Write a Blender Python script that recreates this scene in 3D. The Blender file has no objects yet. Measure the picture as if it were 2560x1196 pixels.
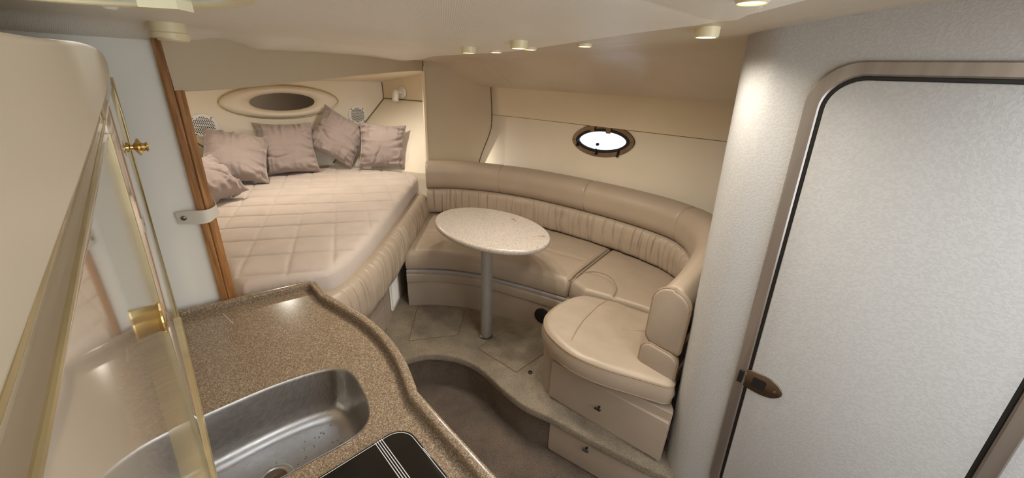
import bpy, bmesh, math, random
from mathutils import Vector, Matrix, noise
from mathutils.geometry import tessellate_polygon

# ------------------------------------------------------------------ camera
W, H, FPX = 2560, 1196, 960.0
def _camera_axes():
    d = Vector((1190 - W/2, 2850 - H/2, FPX)).normalized()      # image point where plumb lines meet
    up = -d
    x = 265.0 - W/2
    y = -(x*d[0] + FPX*d[2]) / d[1]
    fw = Vector((x, y, FPX)).normalized()                        # bow direction in camera space
    rt = fw.cross(up).normalized()
    if rt[0] < 0: rt = -rt
    return Matrix((rt, fw, up))                                  # world = R @ cam (x right, y down, z forward)
RC = _camera_axes()
CAM = Vector((0.0, 0.0, 1.75))
S = bpy.context.scene
COL = S.collection
cd = bpy.data.cameras.new('camera'); cam = bpy.data.objects.new('camera', cd); COL.objects.link(cam)
cd.sensor_width = 36; cd.lens = FPX/W*36; cd.clip_start = 0.005; cd.clip_end = 100
r_, d_, f_ = RC @ Vector((1,0,0)), RC @ Vector((0,1,0)), RC @ Vector((0,0,1))
cam.matrix_world = Matrix(((r_.x,-d_.x,-f_.x,CAM.x),(r_.y,-d_.y,-f_.y,CAM.y),(r_.z,-d_.z,-f_.z,CAM.z),(0,0,0,1)))
S.camera = cam
def ray(px, py): return RC @ Vector(((px-W/2)/FPX, (py-H/2)/FPX, 1.0))
def atz(px, py, z):
    r = ray(px, py); return CAM + r*((z-CAM.z)/r.z)
def onplane(px, py, P0, n):
    r = ray(px, py); n = Vector(n); return CAM + r*(n.dot(Vector(P0)-CAM)/n.dot(r))

# ------------------------------------------------------------------ world and exposure
wd = bpy.data.worlds.new('world'); S.world = wd; wd.use_nodes = True
bg = wd.node_tree.nodes['Background']
bg.inputs[0].default_value = (0.86, 0.93, 1.0, 1); bg.inputs[1].default_value = 2.9
S.view_settings.view_transform = 'Standard'; S.view_settings.look = 'None'
S.view_settings.gamma = 1.0; S.view_settings.use_curve_mapping = False
S.view_settings.exposure = 0.62
PUCK_W = 1.6           # watts in each small ceiling downlight
BERTH_W = 2.9
WARM = (1.0, 0.93, 0.80)

# ------------------------------------------------------------------ materials
def srgb(r, g, b):
    f = lambda c: (c/255/12.92) if c/255 <= .04045 else ((c/255+.055)/1.055)**2.4
    return (f(r), f(g), f(b), 1)
class NT:
    def __init__(s, name):
        s.m = bpy.data.materials.new(name); s.m.use_nodes = True
        s.t = s.m.node_tree; s.b = s.t.nodes['Principled BSDF']
    def n(s, typ, **kw):
        nd = s.t.nodes.new(typ)
        for k, v in kw.items():
            if k in nd.inputs.keys(): nd.inputs[k].default_value = v
            else: setattr(nd, k, v)
        return nd
    def l(s, a, b): s.t.links.new(a, b)
    def coord(s, scale=(1,1,1), rot=(0,0,0)):
        tc = s.n('ShaderNodeTexCoord'); mp = s.n('ShaderNodeMapping')
        mp.inputs['Scale'].default_value = scale; mp.inputs['Rotation'].default_value = rot
        s.l(tc.outputs['Object'], mp.inputs['Vector']); return mp.outputs[0]
    def noise(s, scale, detail=4, rough=.5, vec=None):
        nd = s.n('ShaderNodeTexNoise'); nd.inputs['Scale'].default_value = scale
        nd.inputs['Detail'].default_value = detail; nd.inputs['Roughness'].default_value = rough
        s.l(vec or s.coord(), nd.inputs['Vector']); return nd.outputs['Fac']
    def ramp(s, fac, stops):
        nd = s.n('ShaderNodeValToRGB'); cr = nd.color_ramp
        while len(cr.elements) < len(stops): cr.elements.new(.5)
        for e, (p, c) in zip(cr.elements, stops): e.position = p; e.color = c
        s.l(fac, nd.inputs[0]); return nd.outputs[0]
    def bump(s, fac, strength, dist=.002, nrm=None):
        nd = s.n('ShaderNodeBump'); nd.inputs['Strength'].default_value = strength; nd.inputs['Distance'].default_value = dist
        s.l(fac, nd.inputs['Height'])
        if nrm: s.l(nrm, nd.inputs['Normal'])
        s.l(nd.outputs[0], s.b.inputs['Normal']); return nd.outputs[0]
def mul(c, k): return (c[0]*k, c[1]*k, c[2]*k, 1)
def simple(name, col, rough=.5, metal=0.0, var=.08, vscale=6, bump=0, bscale=200, bdist=.001, spec=.5, coat=0):
    t = NT(name)
    f = t.noise(vscale)
    c = t.ramp(f, [(.3, mul(col, 1-var)), (.7, mul(col, 1+var))])
    t.l(c, t.b.inputs['Base Color'])
    t.b.inputs['Roughness'].default_value = rough; t.b.inputs['Metallic'].default_value = metal
    t.b.inputs['Specular IOR Level'].default_value = spec
    if coat: t.b.inputs['Coat Weight'].default_value = coat; t.b.inputs['Coat Roughness'].default_value = .05
    if bump: t.bump(t.noise(bscale, 3), bump, bdist)
    return t.m
M = {}
M['leather'] = simple('tan_leather', srgb(166,149,131), .42, var=.05, vscale=4, bump=.35, bscale=160, bdist=.0012)
M['leather_dark'] = simple('taupe_vinyl', srgb(158,142,126), .5, var=.05, bump=.3, bscale=220)
M['piping'] = simple('tan_piping', srgb(150,128,104), .5, var=.05)
M['cream'] = simple('cream_vinyl', srgb(232,217,190), .5, var=.03, vscale=3, bump=.3, bscale=260)
M['beige'] = simple('beige_vinyl', srgb(200,185,158), .55, var=.03, vscale=3, bump=.4, bscale=300)
M['cream2'] = simple('pale_cream_vinyl', srgb(236,224,204), .5, var=.03, vscale=3, bump=.3, bscale=260)
M['seam'] = simple('seam_brown', srgb(110,90,60), .7)
M['white_plastic'] = simple('white_plastic', srgb(235,232,225), .35, var=.02)
M['cream_plastic'] = simple('cream_plastic', srgb(236,224,186), .3, var=.02)
M['brass'] = simple('polished_brass', srgb(226,200,138), .18, 1.0, var=.06)
M['gold_trim'] = simple('gold_trim', srgb(206,190,148), .34, .7, var=.1, vscale=20)
M['steel'] = simple('stainless', srgb(190,188,184), .26, 1.0, var=.05)
M['bronze'] = simple('bronzed_steel', srgb(132,116,102), .22, 1.0, var=.12)
M['black'] = simple('black_rubber', srgb(18,16,16), .5, var=.1)
M['dark'] = simple('dark_void', srgb(40,34,30), .8)
M['snap'] = simple('snap_metal', srgb(110,104,94), .35, 1.0)
M['bulkhead'] = simple('bulkhead_laminate', srgb(244,241,231), .45, var=.02, vscale=2)
M['gloss'] = simple('gloss_laminate', srgb(214,198,176), .06, var=.04, vscale=3, coat=.7)
M['matte_cab'] = simple('cabinet_laminate', srgb(220,205,178), .38, var=.05, vscale=5)
M['strap'] = simple('strap_vinyl', srgb(214,208,196), .6, var=.04, bump=.3, bscale=300)
M['grey_strip'] = simple('grey_plinth', srgb(150,148,150), .5)

def mk_headliner():
    t = NT('headliner_vinyl'); c = srgb(242,237,226)
    t.l(t.ramp(t.noise(3), [(.3, mul(c,.97)), (.7, mul(c,1.03))]), t.b.inputs['Base Color'])
    t.b.inputs['Roughness'].default_value = .42
    v = t.coord((1,1,1), (0,0,.6))
    a = t.n('ShaderNodeTexWave', bands_direction='X'); a.inputs['Scale'].default_value = 62; a.inputs['Distortion'].default_value = .6
    b = t.n('ShaderNodeTexWave', bands_direction='Y'); b.inputs['Scale'].default_value = 62; b.inputs['Distortion'].default_value = .6
    t.l(v, a.inputs[0]); t.l(v, b.inputs[0])
    mx = t.n('ShaderNodeMath', operation='MULTIPLY'); t.l(a.outputs['Fac'], mx.inputs[0]); t.l(b.outputs['Fac'], mx.inputs[1])
    t.bump(mx.outputs[0], .45, .0015); return t.m
M['headliner'] = mk_headliner()
def mk_side():
    t = NT('side_headliner_vinyl'); c = srgb(204,190,170)
    t.l(t.ramp(t.noise(3), [(.3, mul(c,.96)), (.7, mul(c,1.04))]), t.b.inputs['Base Color'])
    t.b.inputs['Roughness'].default_value = .36
    n1 = t.bump(t.noise(170, 3, vec=t.coord((1,1,2.5))), .5, .0015)
    t.bump(t.noise(5, 2), .35, .03, n1); return t.m
M['side_headliner'] = mk_side()
def mk_carpet(name, col):
    t = NT(name)
    v = t.n('ShaderNodeTexVoronoi'); v.inputs['Scale'].default_value = 210; t.l(t.coord(), v.inputs['Vector'])
    f = t.noise(9, 5)
    c1 = t.ramp(f, [(.25, mul(col,.74)), (.75, mul(col,1.14))])
    c2 = t.ramp(v.outputs['Distance'], [(.0, (1.05,1.05,1.05,1)), (.8, (.62,.60,.58,1))])
    mx = t.n('ShaderNodeMix', data_type='RGBA', blend_type='MULTIPLY'); mx.inputs[0].default_value = 1
    t.l(c1, mx.inputs[6]); t.l(c2, mx.inputs[7]); t.l(mx.outputs[2], t.b.inputs['Base Color'])
    t.b.inputs['Roughness'].default_value = .95; t.b.inputs['Specular IOR Level'].default_value = .1
    nb = t.bump(t.noise(300, 3, .7), 1.0, .009)
    t.bump(v.outputs['Distance'], .7, -.005, nb); return t.m
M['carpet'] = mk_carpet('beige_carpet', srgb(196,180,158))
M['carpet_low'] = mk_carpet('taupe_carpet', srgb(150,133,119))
def mk_counter(name, stops, scale, rough, stain=False):
    t = NT(name)
    v = t.n('ShaderNodeTexVoronoi'); v.inputs['Scale'].default_value = scale
    co = t.coord(); wob = t.n('ShaderNodeTexNoise'); wob.inputs['Scale'].default_value = scale*.9; t.l(co, wob.inputs['Vector'])
    ad = t.n('ShaderNodeVectorMath', operation='MULTIPLY_ADD'); ad.inputs[1].default_value = (.006,)*3
    t.l(wob.outputs['Color'], ad.inputs[0]); t.l(co, ad.inputs[2]); t.l(ad.outputs[0], v.inputs['Vector'])
    sp = t.n('ShaderNodeSeparateColor'); t.l(v.outputs['Color'], sp.inputs[0])
    c = t.ramp(sp.outputs[0], stops)
    if stain:
        st = t.ramp(t.noise(9, 5, .65), [(.66, (0,0,0,1)), (.70, (1,1,1,1))])
        mx = t.n('ShaderNodeMix', data_type='RGBA'); t.l(st, mx.inputs[0]); t.l(c, mx.inputs[6]); mx.inputs[7].default_value = srgb(150,122,94)
        c = mx.outputs[2]
    t.l(c, t.b.inputs['Base Color'])
    t.b.inputs['Roughness'].default_value = rough
    return t.m
M['counter'] = mk_counter('speckled_counter', [(0,srgb(98,81,65)),(.35,srgb(120,101,82)),(.7,srgb(138,119,98)),(.88,srgb(166,149,126)),(1,srgb(186,170,148))], 500, .2)
M['table'] = mk_counter('speckled_table', [(0,srgb(134,121,110)),(.25,srgb(162,151,140)),(.6,srgb(171,161,151)),(1,srgb(184,175,167))], 400, .2, True)
M['table_leg'] = simple('grey_metal_leg', srgb(168,164,158), .38, .6, var=.03)
def mk_wood():
    t = NT('teak_wood'); v = t.coord((14,14,.9))
    f = t.noise(6, 6, .6, v)
    t.l(t.ramp(f, [(.25, srgb(108,72,38)), (.5, srgb(156,108,62)), (.75, srgb(190,142,92))]), t.b.inputs['Base Color'])
    t.b.inputs['Roughness'].default_value = .38; t.bump(f, .15, .001); return t.m
M['wood'] = mk_wood()
def mk_fabric(name, col, s=.25):
    t = NT(name)
    t.l(t.ramp(t.noise(7, 4), [(.3, mul(col,.93)), (.7, mul(col,1.06))]), t.b.inputs['Base Color'])
    t.b.inputs['Roughness'].default_value = .85; t.b.inputs['Sheen Weight'].default_value = s; t.b.inputs['Sheen Roughness'].default_value = .35
    t.b.inputs['Specular IOR Level'].default_value = .2
    t.bump(t.noise(500, 2), .25, .0008); return t.m
M['velvet'] = mk_fabric('taupe_velvet', srgb(152,137,131), .7)
M['sheet'] = mk_fabric('blush_coverlet', srgb(192,178,168), .1)
def mk_laminate():
    t = NT('mottled_laminate'); c = srgb(174,172,171)
    f = t.noise(150, 2, .5); f2 = t.ramp(f, [(.44,(0,0,0,1)),(.56,(1,1,1,1))])
    mx = t.n('ShaderNodeMix', data_type='RGBA'); t.l(f2, mx.inputs[0]); mx.inputs[6].default_value = mul(c,.96); mx.inputs[7].default_value = mul(c,1.03)
    t.l(mx.outputs[2], t.b.inputs['Base Color']); t.b.inputs['Roughness'].default_value = .4
    t.bump(f2, .25, .0008); return t.m
M['laminate'] = mk_laminate()
def mk_alu():
    t = NT('satin_aluminium'); f = t.noise(30, 3, vec=t.coord((1,1,.05)))
    t.l(t.ramp(f, [(.3, srgb(146,136,130)), (.7, srgb(168,160,154))]), t.b.inputs['Base Color'])
    t.b.inputs['Metallic'].default_value = .8; t.b.inputs['Roughness'].default_value = .34; return t.m
M['alu'] = mk_alu()
def mk_sink():
    t = NT('brushed_sink'); f = t.noise(60, 4, vec=t.coord((1,12,1)))
    t.l(t.ramp(f, [(.3, srgb(172,168,164)), (.7, srgb(196,193,190))]), t.b.inputs['Base Color'])
    t.b.inputs['Metallic'].default_value = 1; 
    t.l(t.ramp(t.noise(8,3), [(.3,(.24,.24,.24,1)),(.7,(.36,.36,.36,1))]), t.b.inputs['Roughness']); t.bump(f, .06, .0005); return t.m
M['sink'] = mk_sink()
M['black_glass'] = simple('black_glass', srgb(10,9,9), .06, var=.05, coat=.3)
M['print'] = simple('white_print', srgb(205,205,205), .4, var=.01)
M['mirror'] = simple('mirror_glass', srgb(150,138,124), .02, 1.0, var=.01)
def mk_emit(name, col, st):
    t = NT(name); t.b.inputs['Emission Color'].default_value = col; t.b.inputs['Emission Strength'].default_value = st
    t.b.inputs['Base Color'].default_value = col; 
    f = t.ramp(t.noise(40), [(.3, mul(col,.95)), (.7, col)]); t.l(f, t.b.inputs['Emission Color']); return t.m
M['lamp'] = mk_emit('lamp_lens', (1.0,.78,.45,1), 5.0)
def mk_glass():
    t = NT('clear_pane')
    tr = t.n('ShaderNodeBsdfTransparent'); tr.inputs[0].default_value = (.93,.95,.97,1)
    gl = t.n('ShaderNodeBsdfGlossy'); gl.inputs['Roughness'].default_value = .05
    fr = t.n('ShaderNodeFresnel'); mx = t.n('ShaderNodeMixShader')
    f = t.ramp(t.noise(9,3,vec=t.coord((1,1,6))), [(.35,(.86,.88,.92,1)),(.65,(.97,.98,1,1))]); t.l(f, tr.inputs[0])
    t.l(fr.outputs[0], mx.inputs[0]); t.l(tr.outputs[0], mx.inputs[1]); t.l(gl.outputs[0], mx.inputs[2])
    t.l(mx.outputs[0], t.t.nodes['Material Output'].inputs[0]); return t.m
M['glass'] = mk_glass()
M['frost'] = simple('frosted_hatch', srgb(235,238,240), .4, var=.01)

# ------------------------------------------------------------------ mesh helpers
WLOC = {}
def _link(o, loc, parent):
    COL.objects.link(o); WLOC[o.name] = Vector(loc)
    if parent is not None:
        o.parent = parent; o.location = Vector(loc) - WLOC[parent.name]
    else: o.location = loc
    return o
def empty(name, loc): 
    o = bpy.data.objects.new(name, None); o.empty_display_size = .05; return _link(o, loc, None)
def tag(o, label=None, cat=None, group=None, kind=None):
    if label: o['label'] = label
    if cat: o['category'] = cat
    if group: o['group'] = group
    if kind: o['kind'] = kind
    return o
def mk(name, V, F, mat, parent=None, sharp=40, loc=None):
    V = [Vector(v) for v in V]
    if loc is None:
        xs = [v.x for v in V]; ys = [v.y for v in V]; zs = [v.z for v in V]
        loc = Vector(((min(xs)+max(xs))/2, (min(ys)+max(ys))/2, min(zs)))
    me = bpy.data.meshes.new(name)
    me.from_pydata([v-Vector(loc) for v in V], [], F); me.update()
    bm = bmesh.new(); bm.from_mesh(me); bmesh.ops.recalc_face_normals(bm, faces=bm.faces); bm.to_mesh(me); bm.free()
    me.shade_smooth()
    if sharp < 180: me.set_sharp_from_angle(angle=math.radians(sharp))
    me.materials.append(mat if not isinstance(mat, str) else M[mat])
    return _link(bpy.data.objects.new(name, me), loc, parent)
class MB:
    def __init__(s): s.V = []; s.F = []
    def add(s, V, F):
        k = len(s.V); s.V += [Vector(v) for v in V]; s.F += [tuple(i+k for i in f) for f in F]; return s
    def build(s, name, mat, parent=None, sharp=40): return mk(name, s.V, s.F, mat, parent, sharp)
def spline(pts, n, closed=False):
    P = [Vector(p) for p in pts]; m = len(P); out = []
    seg = m if closed else m-1
    for i in range(seg):
        if closed: a,b,c,d = P[(i-1)%m],P[i],P[(i+1)%m],P[(i+2)%m]
        else: a,b,c,d = P[max(i-1,0)],P[i],P[i+1],P[min(i+2,m-1)]
        for k in range(8):
            t = k/8; out.append(.5*((2*b)+(c-a)*t+(2*a-5*b+4*c-d)*t*t+(3*b-a-3*c+d)*t**3))
    if not closed: out.append(P[-1])
    return resample(out, n, closed)
def resample(P, n, closed=False):
    P = [Vector(p) for p in P]
    if closed: P = P+[P[0]]
    L = [0]
    for a, b in zip(P, P[1:]): L.append(L[-1]+(b-a).length)
    out = []; j = 0
    N = n if closed else n-1
    for i in range(n):
        s = L[-1]*i/N
        while j < len(L)-2 and L[j+1] < s: j += 1
        d = L[j+1]-L[j]; t = 0 if d == 0 else (s-L[j])/d
        out.append(P[j].lerp(P[j+1], min(max(t,0),1)))
    return out
def plen(P): return sum((b-a).length for a, b in zip(P, P[1:]))
def normals2(P, closed=False):
    n = len(P); out = []
    for i in range(n):
        a = P[(i-1)%n] if closed or i > 0 else P[i]; b = P[(i+1)%n] if closed or i < n-1 else P[i]
        t = Vector((b[0]-a[0], b[1]-a[1])); t = t.normalized() if t.length > 1e-9 else Vector((1,0))
        out.append(Vector((t.y, -t.x)))          # right-hand normal
    return out
def area2(P): return .5*sum(P[i][0]*P[(i+1)%len(P)][1]-P[(i+1)%len(P)][0]*P[i][1] for i in range(len(P)))
def v2(P): return [Vector((p[0], p[1])) for p in P]
def ccw(P): P = v2(P); return P if area2(P) > 0 else P[::-1]
def offs(P, d, closed=True):
    return [p+n*d for p, n in zip(P, normals2(P, closed))]
def slab(name, outline, z0, z1, mat, parent=None, rt=0, rb=0, seg=4, sharp=40, mb=None, ztop=None):
    P = ccw(outline); n = len(P); rings = []
    if rb > 0:
        for k in range(seg): a = math.pi/2*k/seg; rings.append((-rb*(1-math.sin(a)), z0+rb*(1-math.cos(a))))
    rings.append((0, z0+rb))
    if rt > 0:
        for k in range(seg+1): a = math.pi/2*k/seg; rings.append((-rt*(1-math.cos(a)), z1-rt+rt*math.sin(a)))
    else: rings.append((0, z1))
    V = []; F = []
    nr = normals2(P, True)
    for o, z in rings: V += [(p[0]+m[0]*o, p[1]+m[1]*o, z) for p, m in zip(P, nr)]
    for r in range(len(rings)-1):
        for i in range(n):
            j = (i+1) % n; F.append((r*n+i, r*n+j, (r+1)*n+j, (r+1)*n+i))
    F.append(tuple(range(n))[::-1]); F.append(tuple(range((len(rings)-1)*n, len(rings)*n)))
    if mb is not None: mb.add(V, F); return
    return mk(name, V, F, mat, parent, sharp)
def sweep(path, prof, fn=None, cap=True, closed_prof=True, closed=False):
    """plan path swept with profile [(offset to the right, z)]; fn(s, k, off, z) may reshape"""
    P = v2(path); nr = normals2(P, closed); V = []; F = []; m = len(prof); n = len(P); s = 0
    for i, (p, q) in enumerate(zip(P, nr)):
        if i: s += (p-P[i-1]).length
        for k, (o, z) in enumerate(prof):
            if fn: o, z = fn(s, k, o, z)
            V.append((p.x+q.x*o, p.y+q.y*o, z))
    for i in range(n if closed else n-1):
        for k in range(m if closed_prof else m-1):
            a, b = i*m+k, i*m+(k+1)%m; c, d = ((i+1)%n)*m+(k+1)%m, ((i+1)%n)*m+k
            F.append((a, b, c, d))
    if cap and closed_prof and not closed:
        F.append(tuple(range(m))[::-1]); F.append(tuple(range((n-1)*m, n*m)))
    return V, F
def rrect(o0, o1, z0, z1, r, seg=5):
    r = min(r, abs(o1-o0)/2*.999, abs(z1-z0)/2*.999); out = []
    for cx, cz, a0 in ((o1-r, z0+r, -90), (o1-r, z1-r, 0), (o0+r, z1-r, 90), (o0+r, z0+r, 180)):
        for k in range(seg+1):
            a = math.radians(a0+90*k/seg); out.append((cx+r*math.cos(a), cz+r*math.sin(a)))
    return out
def tube(path, r, seg=8, closed=False, cap=True):
    P = [Vector(p) for p in path]; n = len(P); V = []; F = []
    up = Vector((0,0,1)); 
    for i, p in enumerate(P):
        a = P[(i-1)%n] if closed or i else P[i]; b = P[(i+1)%n] if closed or i < n-1 else P[i]
        t = (b-a).normalized()
        u = t.cross(up)
        if u.length < .05: u = t.cross(Vector((1,0,0)))
        u.normalize(); w = u.cross(t)
        rr = r(i/(n-1)) if callable(r) else r
        for k in range(seg):
            an = 2*math.pi*k/seg; V.append(p+u*rr*math.cos(an)+w*rr*math.sin(an))
    for i in range(n if closed else n-1):
        for k in range(seg): F.append((i*seg+k, i*seg+(k+1)%seg, ((i+1)%n)*seg+(k+1)%seg, ((i+1)%n)*seg+k))
    if cap and not closed: F.append(tuple(range(seg))[::-1]); F.append(tuple(range((n-1)*seg, n*seg)))
    return V, F
def frame(axis):
    w = Vector(axis).normalized(); u = Vector((0,0,1)).cross(w)
    if u.length < .05: u = Vector((1,0,0))
    u.normalize(); return u, w.cross(u), w
def lathe(prof, c, axis, seg=32):
    u, v, w = frame(axis); c = Vector(c); V = []; F = []; n = len(prof)
    for r, h in prof:
        for k in range(seg):
            a = 2*math.pi*k/seg; V.append(c+w*h+u*(max(r,1e-5)*math.cos(a))+v*(max(r,1e-5)*math.sin(a)))
    for i in range(n-1):
        for k in range(seg): F.append((i*seg+k, i*seg+(k+1)%seg, (i+1)*seg+(k+1)%seg, (i+1)*seg+k))
    F.append(tuple(range(seg))[::-1]); F.append(tuple(range((n-1)*seg, n*seg)))
    return V, F
def boxv(c, u, v, w, a, b, d):
    """box centred at c with half extents a,b,d along u,v,w"""
    c = Vector(c); V = [c+u*(a*i)+v*(b*j)+w*(d*k) for i in (-1,1) for j in (-1,1) for k in (-1,1)]
    F = [(0,1,3,2),(4,6,7,5),(0,4,5,1),(2,3,7,6),(0,2,6,4),(1,5,7,3)]
    return V, F
AX = (Vector((1,0,0)), Vector((0,1,0)), Vector((0,0,1)))
def box(x0, x1, y0, y1, z0, z1): return boxv(((x0+x1)/2,(y0+y1)/2,(z0+z1)/2), *AX, (x1-x0)/2, (y1-y0)/2, (z1-z0)/2)
def plate(outl, P0, u, v, w, t, bev=0, seg=3, hole=None):
    """flat plate: 2D outline (a,b) on plane P0 + u a + v b, thickness t along w, bevelled front; optional hole"""
    P0 = Vector(P0); P = ccw(outl); n = len(P); nr = normals2(P, True); V = []; F = []
    rings = [(0, 0), (0, t-bev)]
    if bev:
        for k in range(1, seg+1): a = math.pi/2*k/seg; rings.append((-bev*(1-math.cos(a)), t-bev+bev*math.sin(a)))
    for o, h in rings: V += [P0+u*(p.x+m.x*o)+v*(p.y+m.y*o)+w*h for p, m in zip(P, nr)]
    for r in range(len(rings)-1):
        for i in range(n): j = (i+1)%n; F.append((r*n+i, r*n+j, (r+1)*n+j, (r+1)*n+i))
    last = (len(rings)-1)*n
    if hole is None:
        F.append(tuple(range(n))[::-1]); F.append(tuple(range(last, last+n)))
    else:
        Q = ccw(hole); m = len(Q); b = len(V)
        V += [P0+u*q.x+v*q.y for q in Q]; V += [P0+u*q.x+v*q.y+w*t for q in Q]
        for i in range(m): j = (i+1)%m; F.append((b+i, b+m+i, b+m+j, b+j))
        o2 = [Vector((p.x+nn.x*rings[-1][0], p.y+nn.y*rings[-1][0], 0)) for p, nn in zip(P, nr)]
        tr = tessellate_polygon([o2, [Vector((q.x,q.y,0)) for q in Q]])
        for t3 in tr:
            F.append(tuple(last+i if i < n else b+m+i-n for i in t3))
            F.append(tuple(i if i < n else b+i-n for i in t3)[::-1])
    return V, F
def ring_plate(outer, inner, P0, u, v, w, t, bev=.002):
    """ring between two loops with the same number of points"""
    P0 = Vector(P0); n = len(outer); V = []; F = []
    cx = sum((Vector(p[:2]) for p in outer), Vector((0,0)))/n
    def lerp(a, b, f): return Vector(a[:2]).lerp(Vector(b[:2]), f)
    wd = (Vector(outer[0][:2])-Vector(inner[0][:2])).length; e = min(.45, bev/wd)
    for f, h in ((0,0),(0,t-bev),(e,t),(1-e,t),(1,t-bev),(1,0)):
        V += [P0+u*q.x+v*q.y+w*h for q in (lerp(o, i, f) for o, i in zip(outer, inner))]
    for r in range(6):
        for i in range(n):
            j = (i+1)%n; F.append((r*n+i, r*n+j, ((r+1)%6)*n+j, ((r+1)%6)*n+i))
    return V, F
def star(outline, center, z0, z1, r, rings=24, disp=None, edge_rings=5, bulge=0.0):
    """cushion over a star-shaped outline: rounded upper and lower edges; disp(x,y,d)->dz on top"""
    P = ccw(outline); n = len(P); c = Vector(center); V = []; F = []
    nr = normals2(P, True)
    prof = []
    for k in range(edge_rings+1):
        a = math.pi/2*k/edge_rings; prof.append((r*.8*(1-math.sin(a)), z0+r*.8*(1-math.cos(a))))
    for k in range(edge_rings+1):
        a = math.pi/2*k/edge_rings; prof.append((r*(1-math.cos(a)), z1-r+r*math.sin(a)))
    if bulge: 
        m = edge_rings
        prof.insert(m+1, (-bulge, (prof[m][1]+prof[m+1][1])/2))
    for ins, z in prof: V += [(p.x-m.x*ins, p.y-m.y*ins, z) for p, m in zip(P, nr)]
    inner = [p-m*r for p, m in zip(P, nr)]
    for k in range(1, rings):
        f = k/rings
        for q in inner:
            w = q.lerp(c, f); dz = 0
            V.append((w.x, w.y, z1))
    nrings = len(prof)+rings-1
    V.append((c.x, c.y, z1)); V.append((c.x, c.y, z0))
    for q in range(nrings-1):
        for i in range(n): j = (i+1)%n; F.append((q*n+i, q*n+j, (q+1)*n+j, (q+1)*n+i))
    L = (nrings-1)*n
    for i in range(n): F.append((L+i, L+(i+1)%n, len(V)-2)); F.append((i, len(V)-1, (i+1)%n))
    if disp:
        st = (len(prof)-3)*n
        V = [Vector(v) for v in V]
        for i in range(st, len(V)-1): V[i].z += disp(V[i].x, V[i].y)
    return V, F
def fbm(x, y, z=0.0, o=3): return noise.fractal(Vector((x,y,z)), 1.0, 2.0, o)
def sm(a, b, x):
    t = min(max((x-a)/(b-a), 0), 1); return t*t*(3-2*t)

# =================================================================== SETTING
# floors
floor_out = [(-.69,-1.24),(1.45,-1.2),(1.45,.2),(1.45,.33),(1.2,.9),(1.2,1.8),(.6,1.8),(-.65,1.7)]
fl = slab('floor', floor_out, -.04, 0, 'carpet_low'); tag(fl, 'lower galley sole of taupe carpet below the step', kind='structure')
edge = spline([(.50,1.62),(.70,1.635),(.795,1.632),(.883,1.608),(.958,1.556),(1.041,1.438),(1.075,1.299),(1.068,1.125),(1.072,.96),(1.116,.808),(1.168,.57),(1.231,.335)], 60)
plat = edge + v2([(1.25,.27),(2.42,.27),(2.42,2.3),(2.0,2.7),(1.60,2.82),(.52,1.70)])
slab('raised_platform', plat, .20, .25, 'carpet', fl, rt=.012, rb=.010, seg=4)
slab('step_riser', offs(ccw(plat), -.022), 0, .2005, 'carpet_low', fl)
def patch(name, pts, h=.006):
    V, F = tube([(p.x,p.y,.2505) for p in offs(ccw(resample(v2(pts),60,True)), .001)], .0022, 6, True); mk('hatch_gap', V, F, 'seam', fl)
    return slab(name, resample(v2(pts),60,True), .2495, .25+h, 'carpet', fl, rt=.006, seg=2)
patch('carpet_hatch', [(.90,1.76),(1.135,2.05),(1.2,2.0),(1.345,1.86),(1.352,1.80),(1.17,1.625),(1.14,1.62),(1.05,1.675)])
patch('carpet_hatch', [(1.17,1.44),(1.40,1.44),(1.50,1.17),(1.48,1.14),(1.20,1.14)])
for x, y in ((1.255,1.085),):
    V, F = lathe([(.012,0),(.012,.004),(.008,.006)], (x,y,.253), (0,0,1), 12)
    mk('carpet_snap', V, F, 'black', fl)

# hull side (starboard), with the opening for the portlight
HP = spline([(2.13,2.62),(2.20,2.50),(2.285,2.0),(2.35,1.5),(2.42,1.0),(2.46,.72),(2.50,.30)], 90)
HS = [0]
for a, b in zip(HP, HP[1:]): HS.append(HS[-1]+(b-a).length)
wr = empty('wall_starboard', (2.35,1.4,.25)); tag(wr, 'cream vinyl hull side behind the settee', kind='structure')
PLC = Vector((2.348,1.52,1.356)); PU = Vector((HP[34].x-HP[24].x, HP[34].y-HP[24].y, 0)).normalized(); PW = Vector((PU.y, -PU.x, 0))
if PW.x > 0: PW = -PW
PV = Vector((0,0,1))
def lens(a, b, n=64, tilt=0.0, pw=1.12):
    out = []
    for k in range(n):
        t = 2*math.pi*k/n; x = a*math.cos(t); z = b*math.copysign(abs(math.sin(t))**pw, math.sin(t))
        out.append((x*math.cos(tilt)-z*math.sin(tilt), x*math.sin(tilt)+z*math.cos(tilt)))
    return out
TILT = .07
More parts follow.
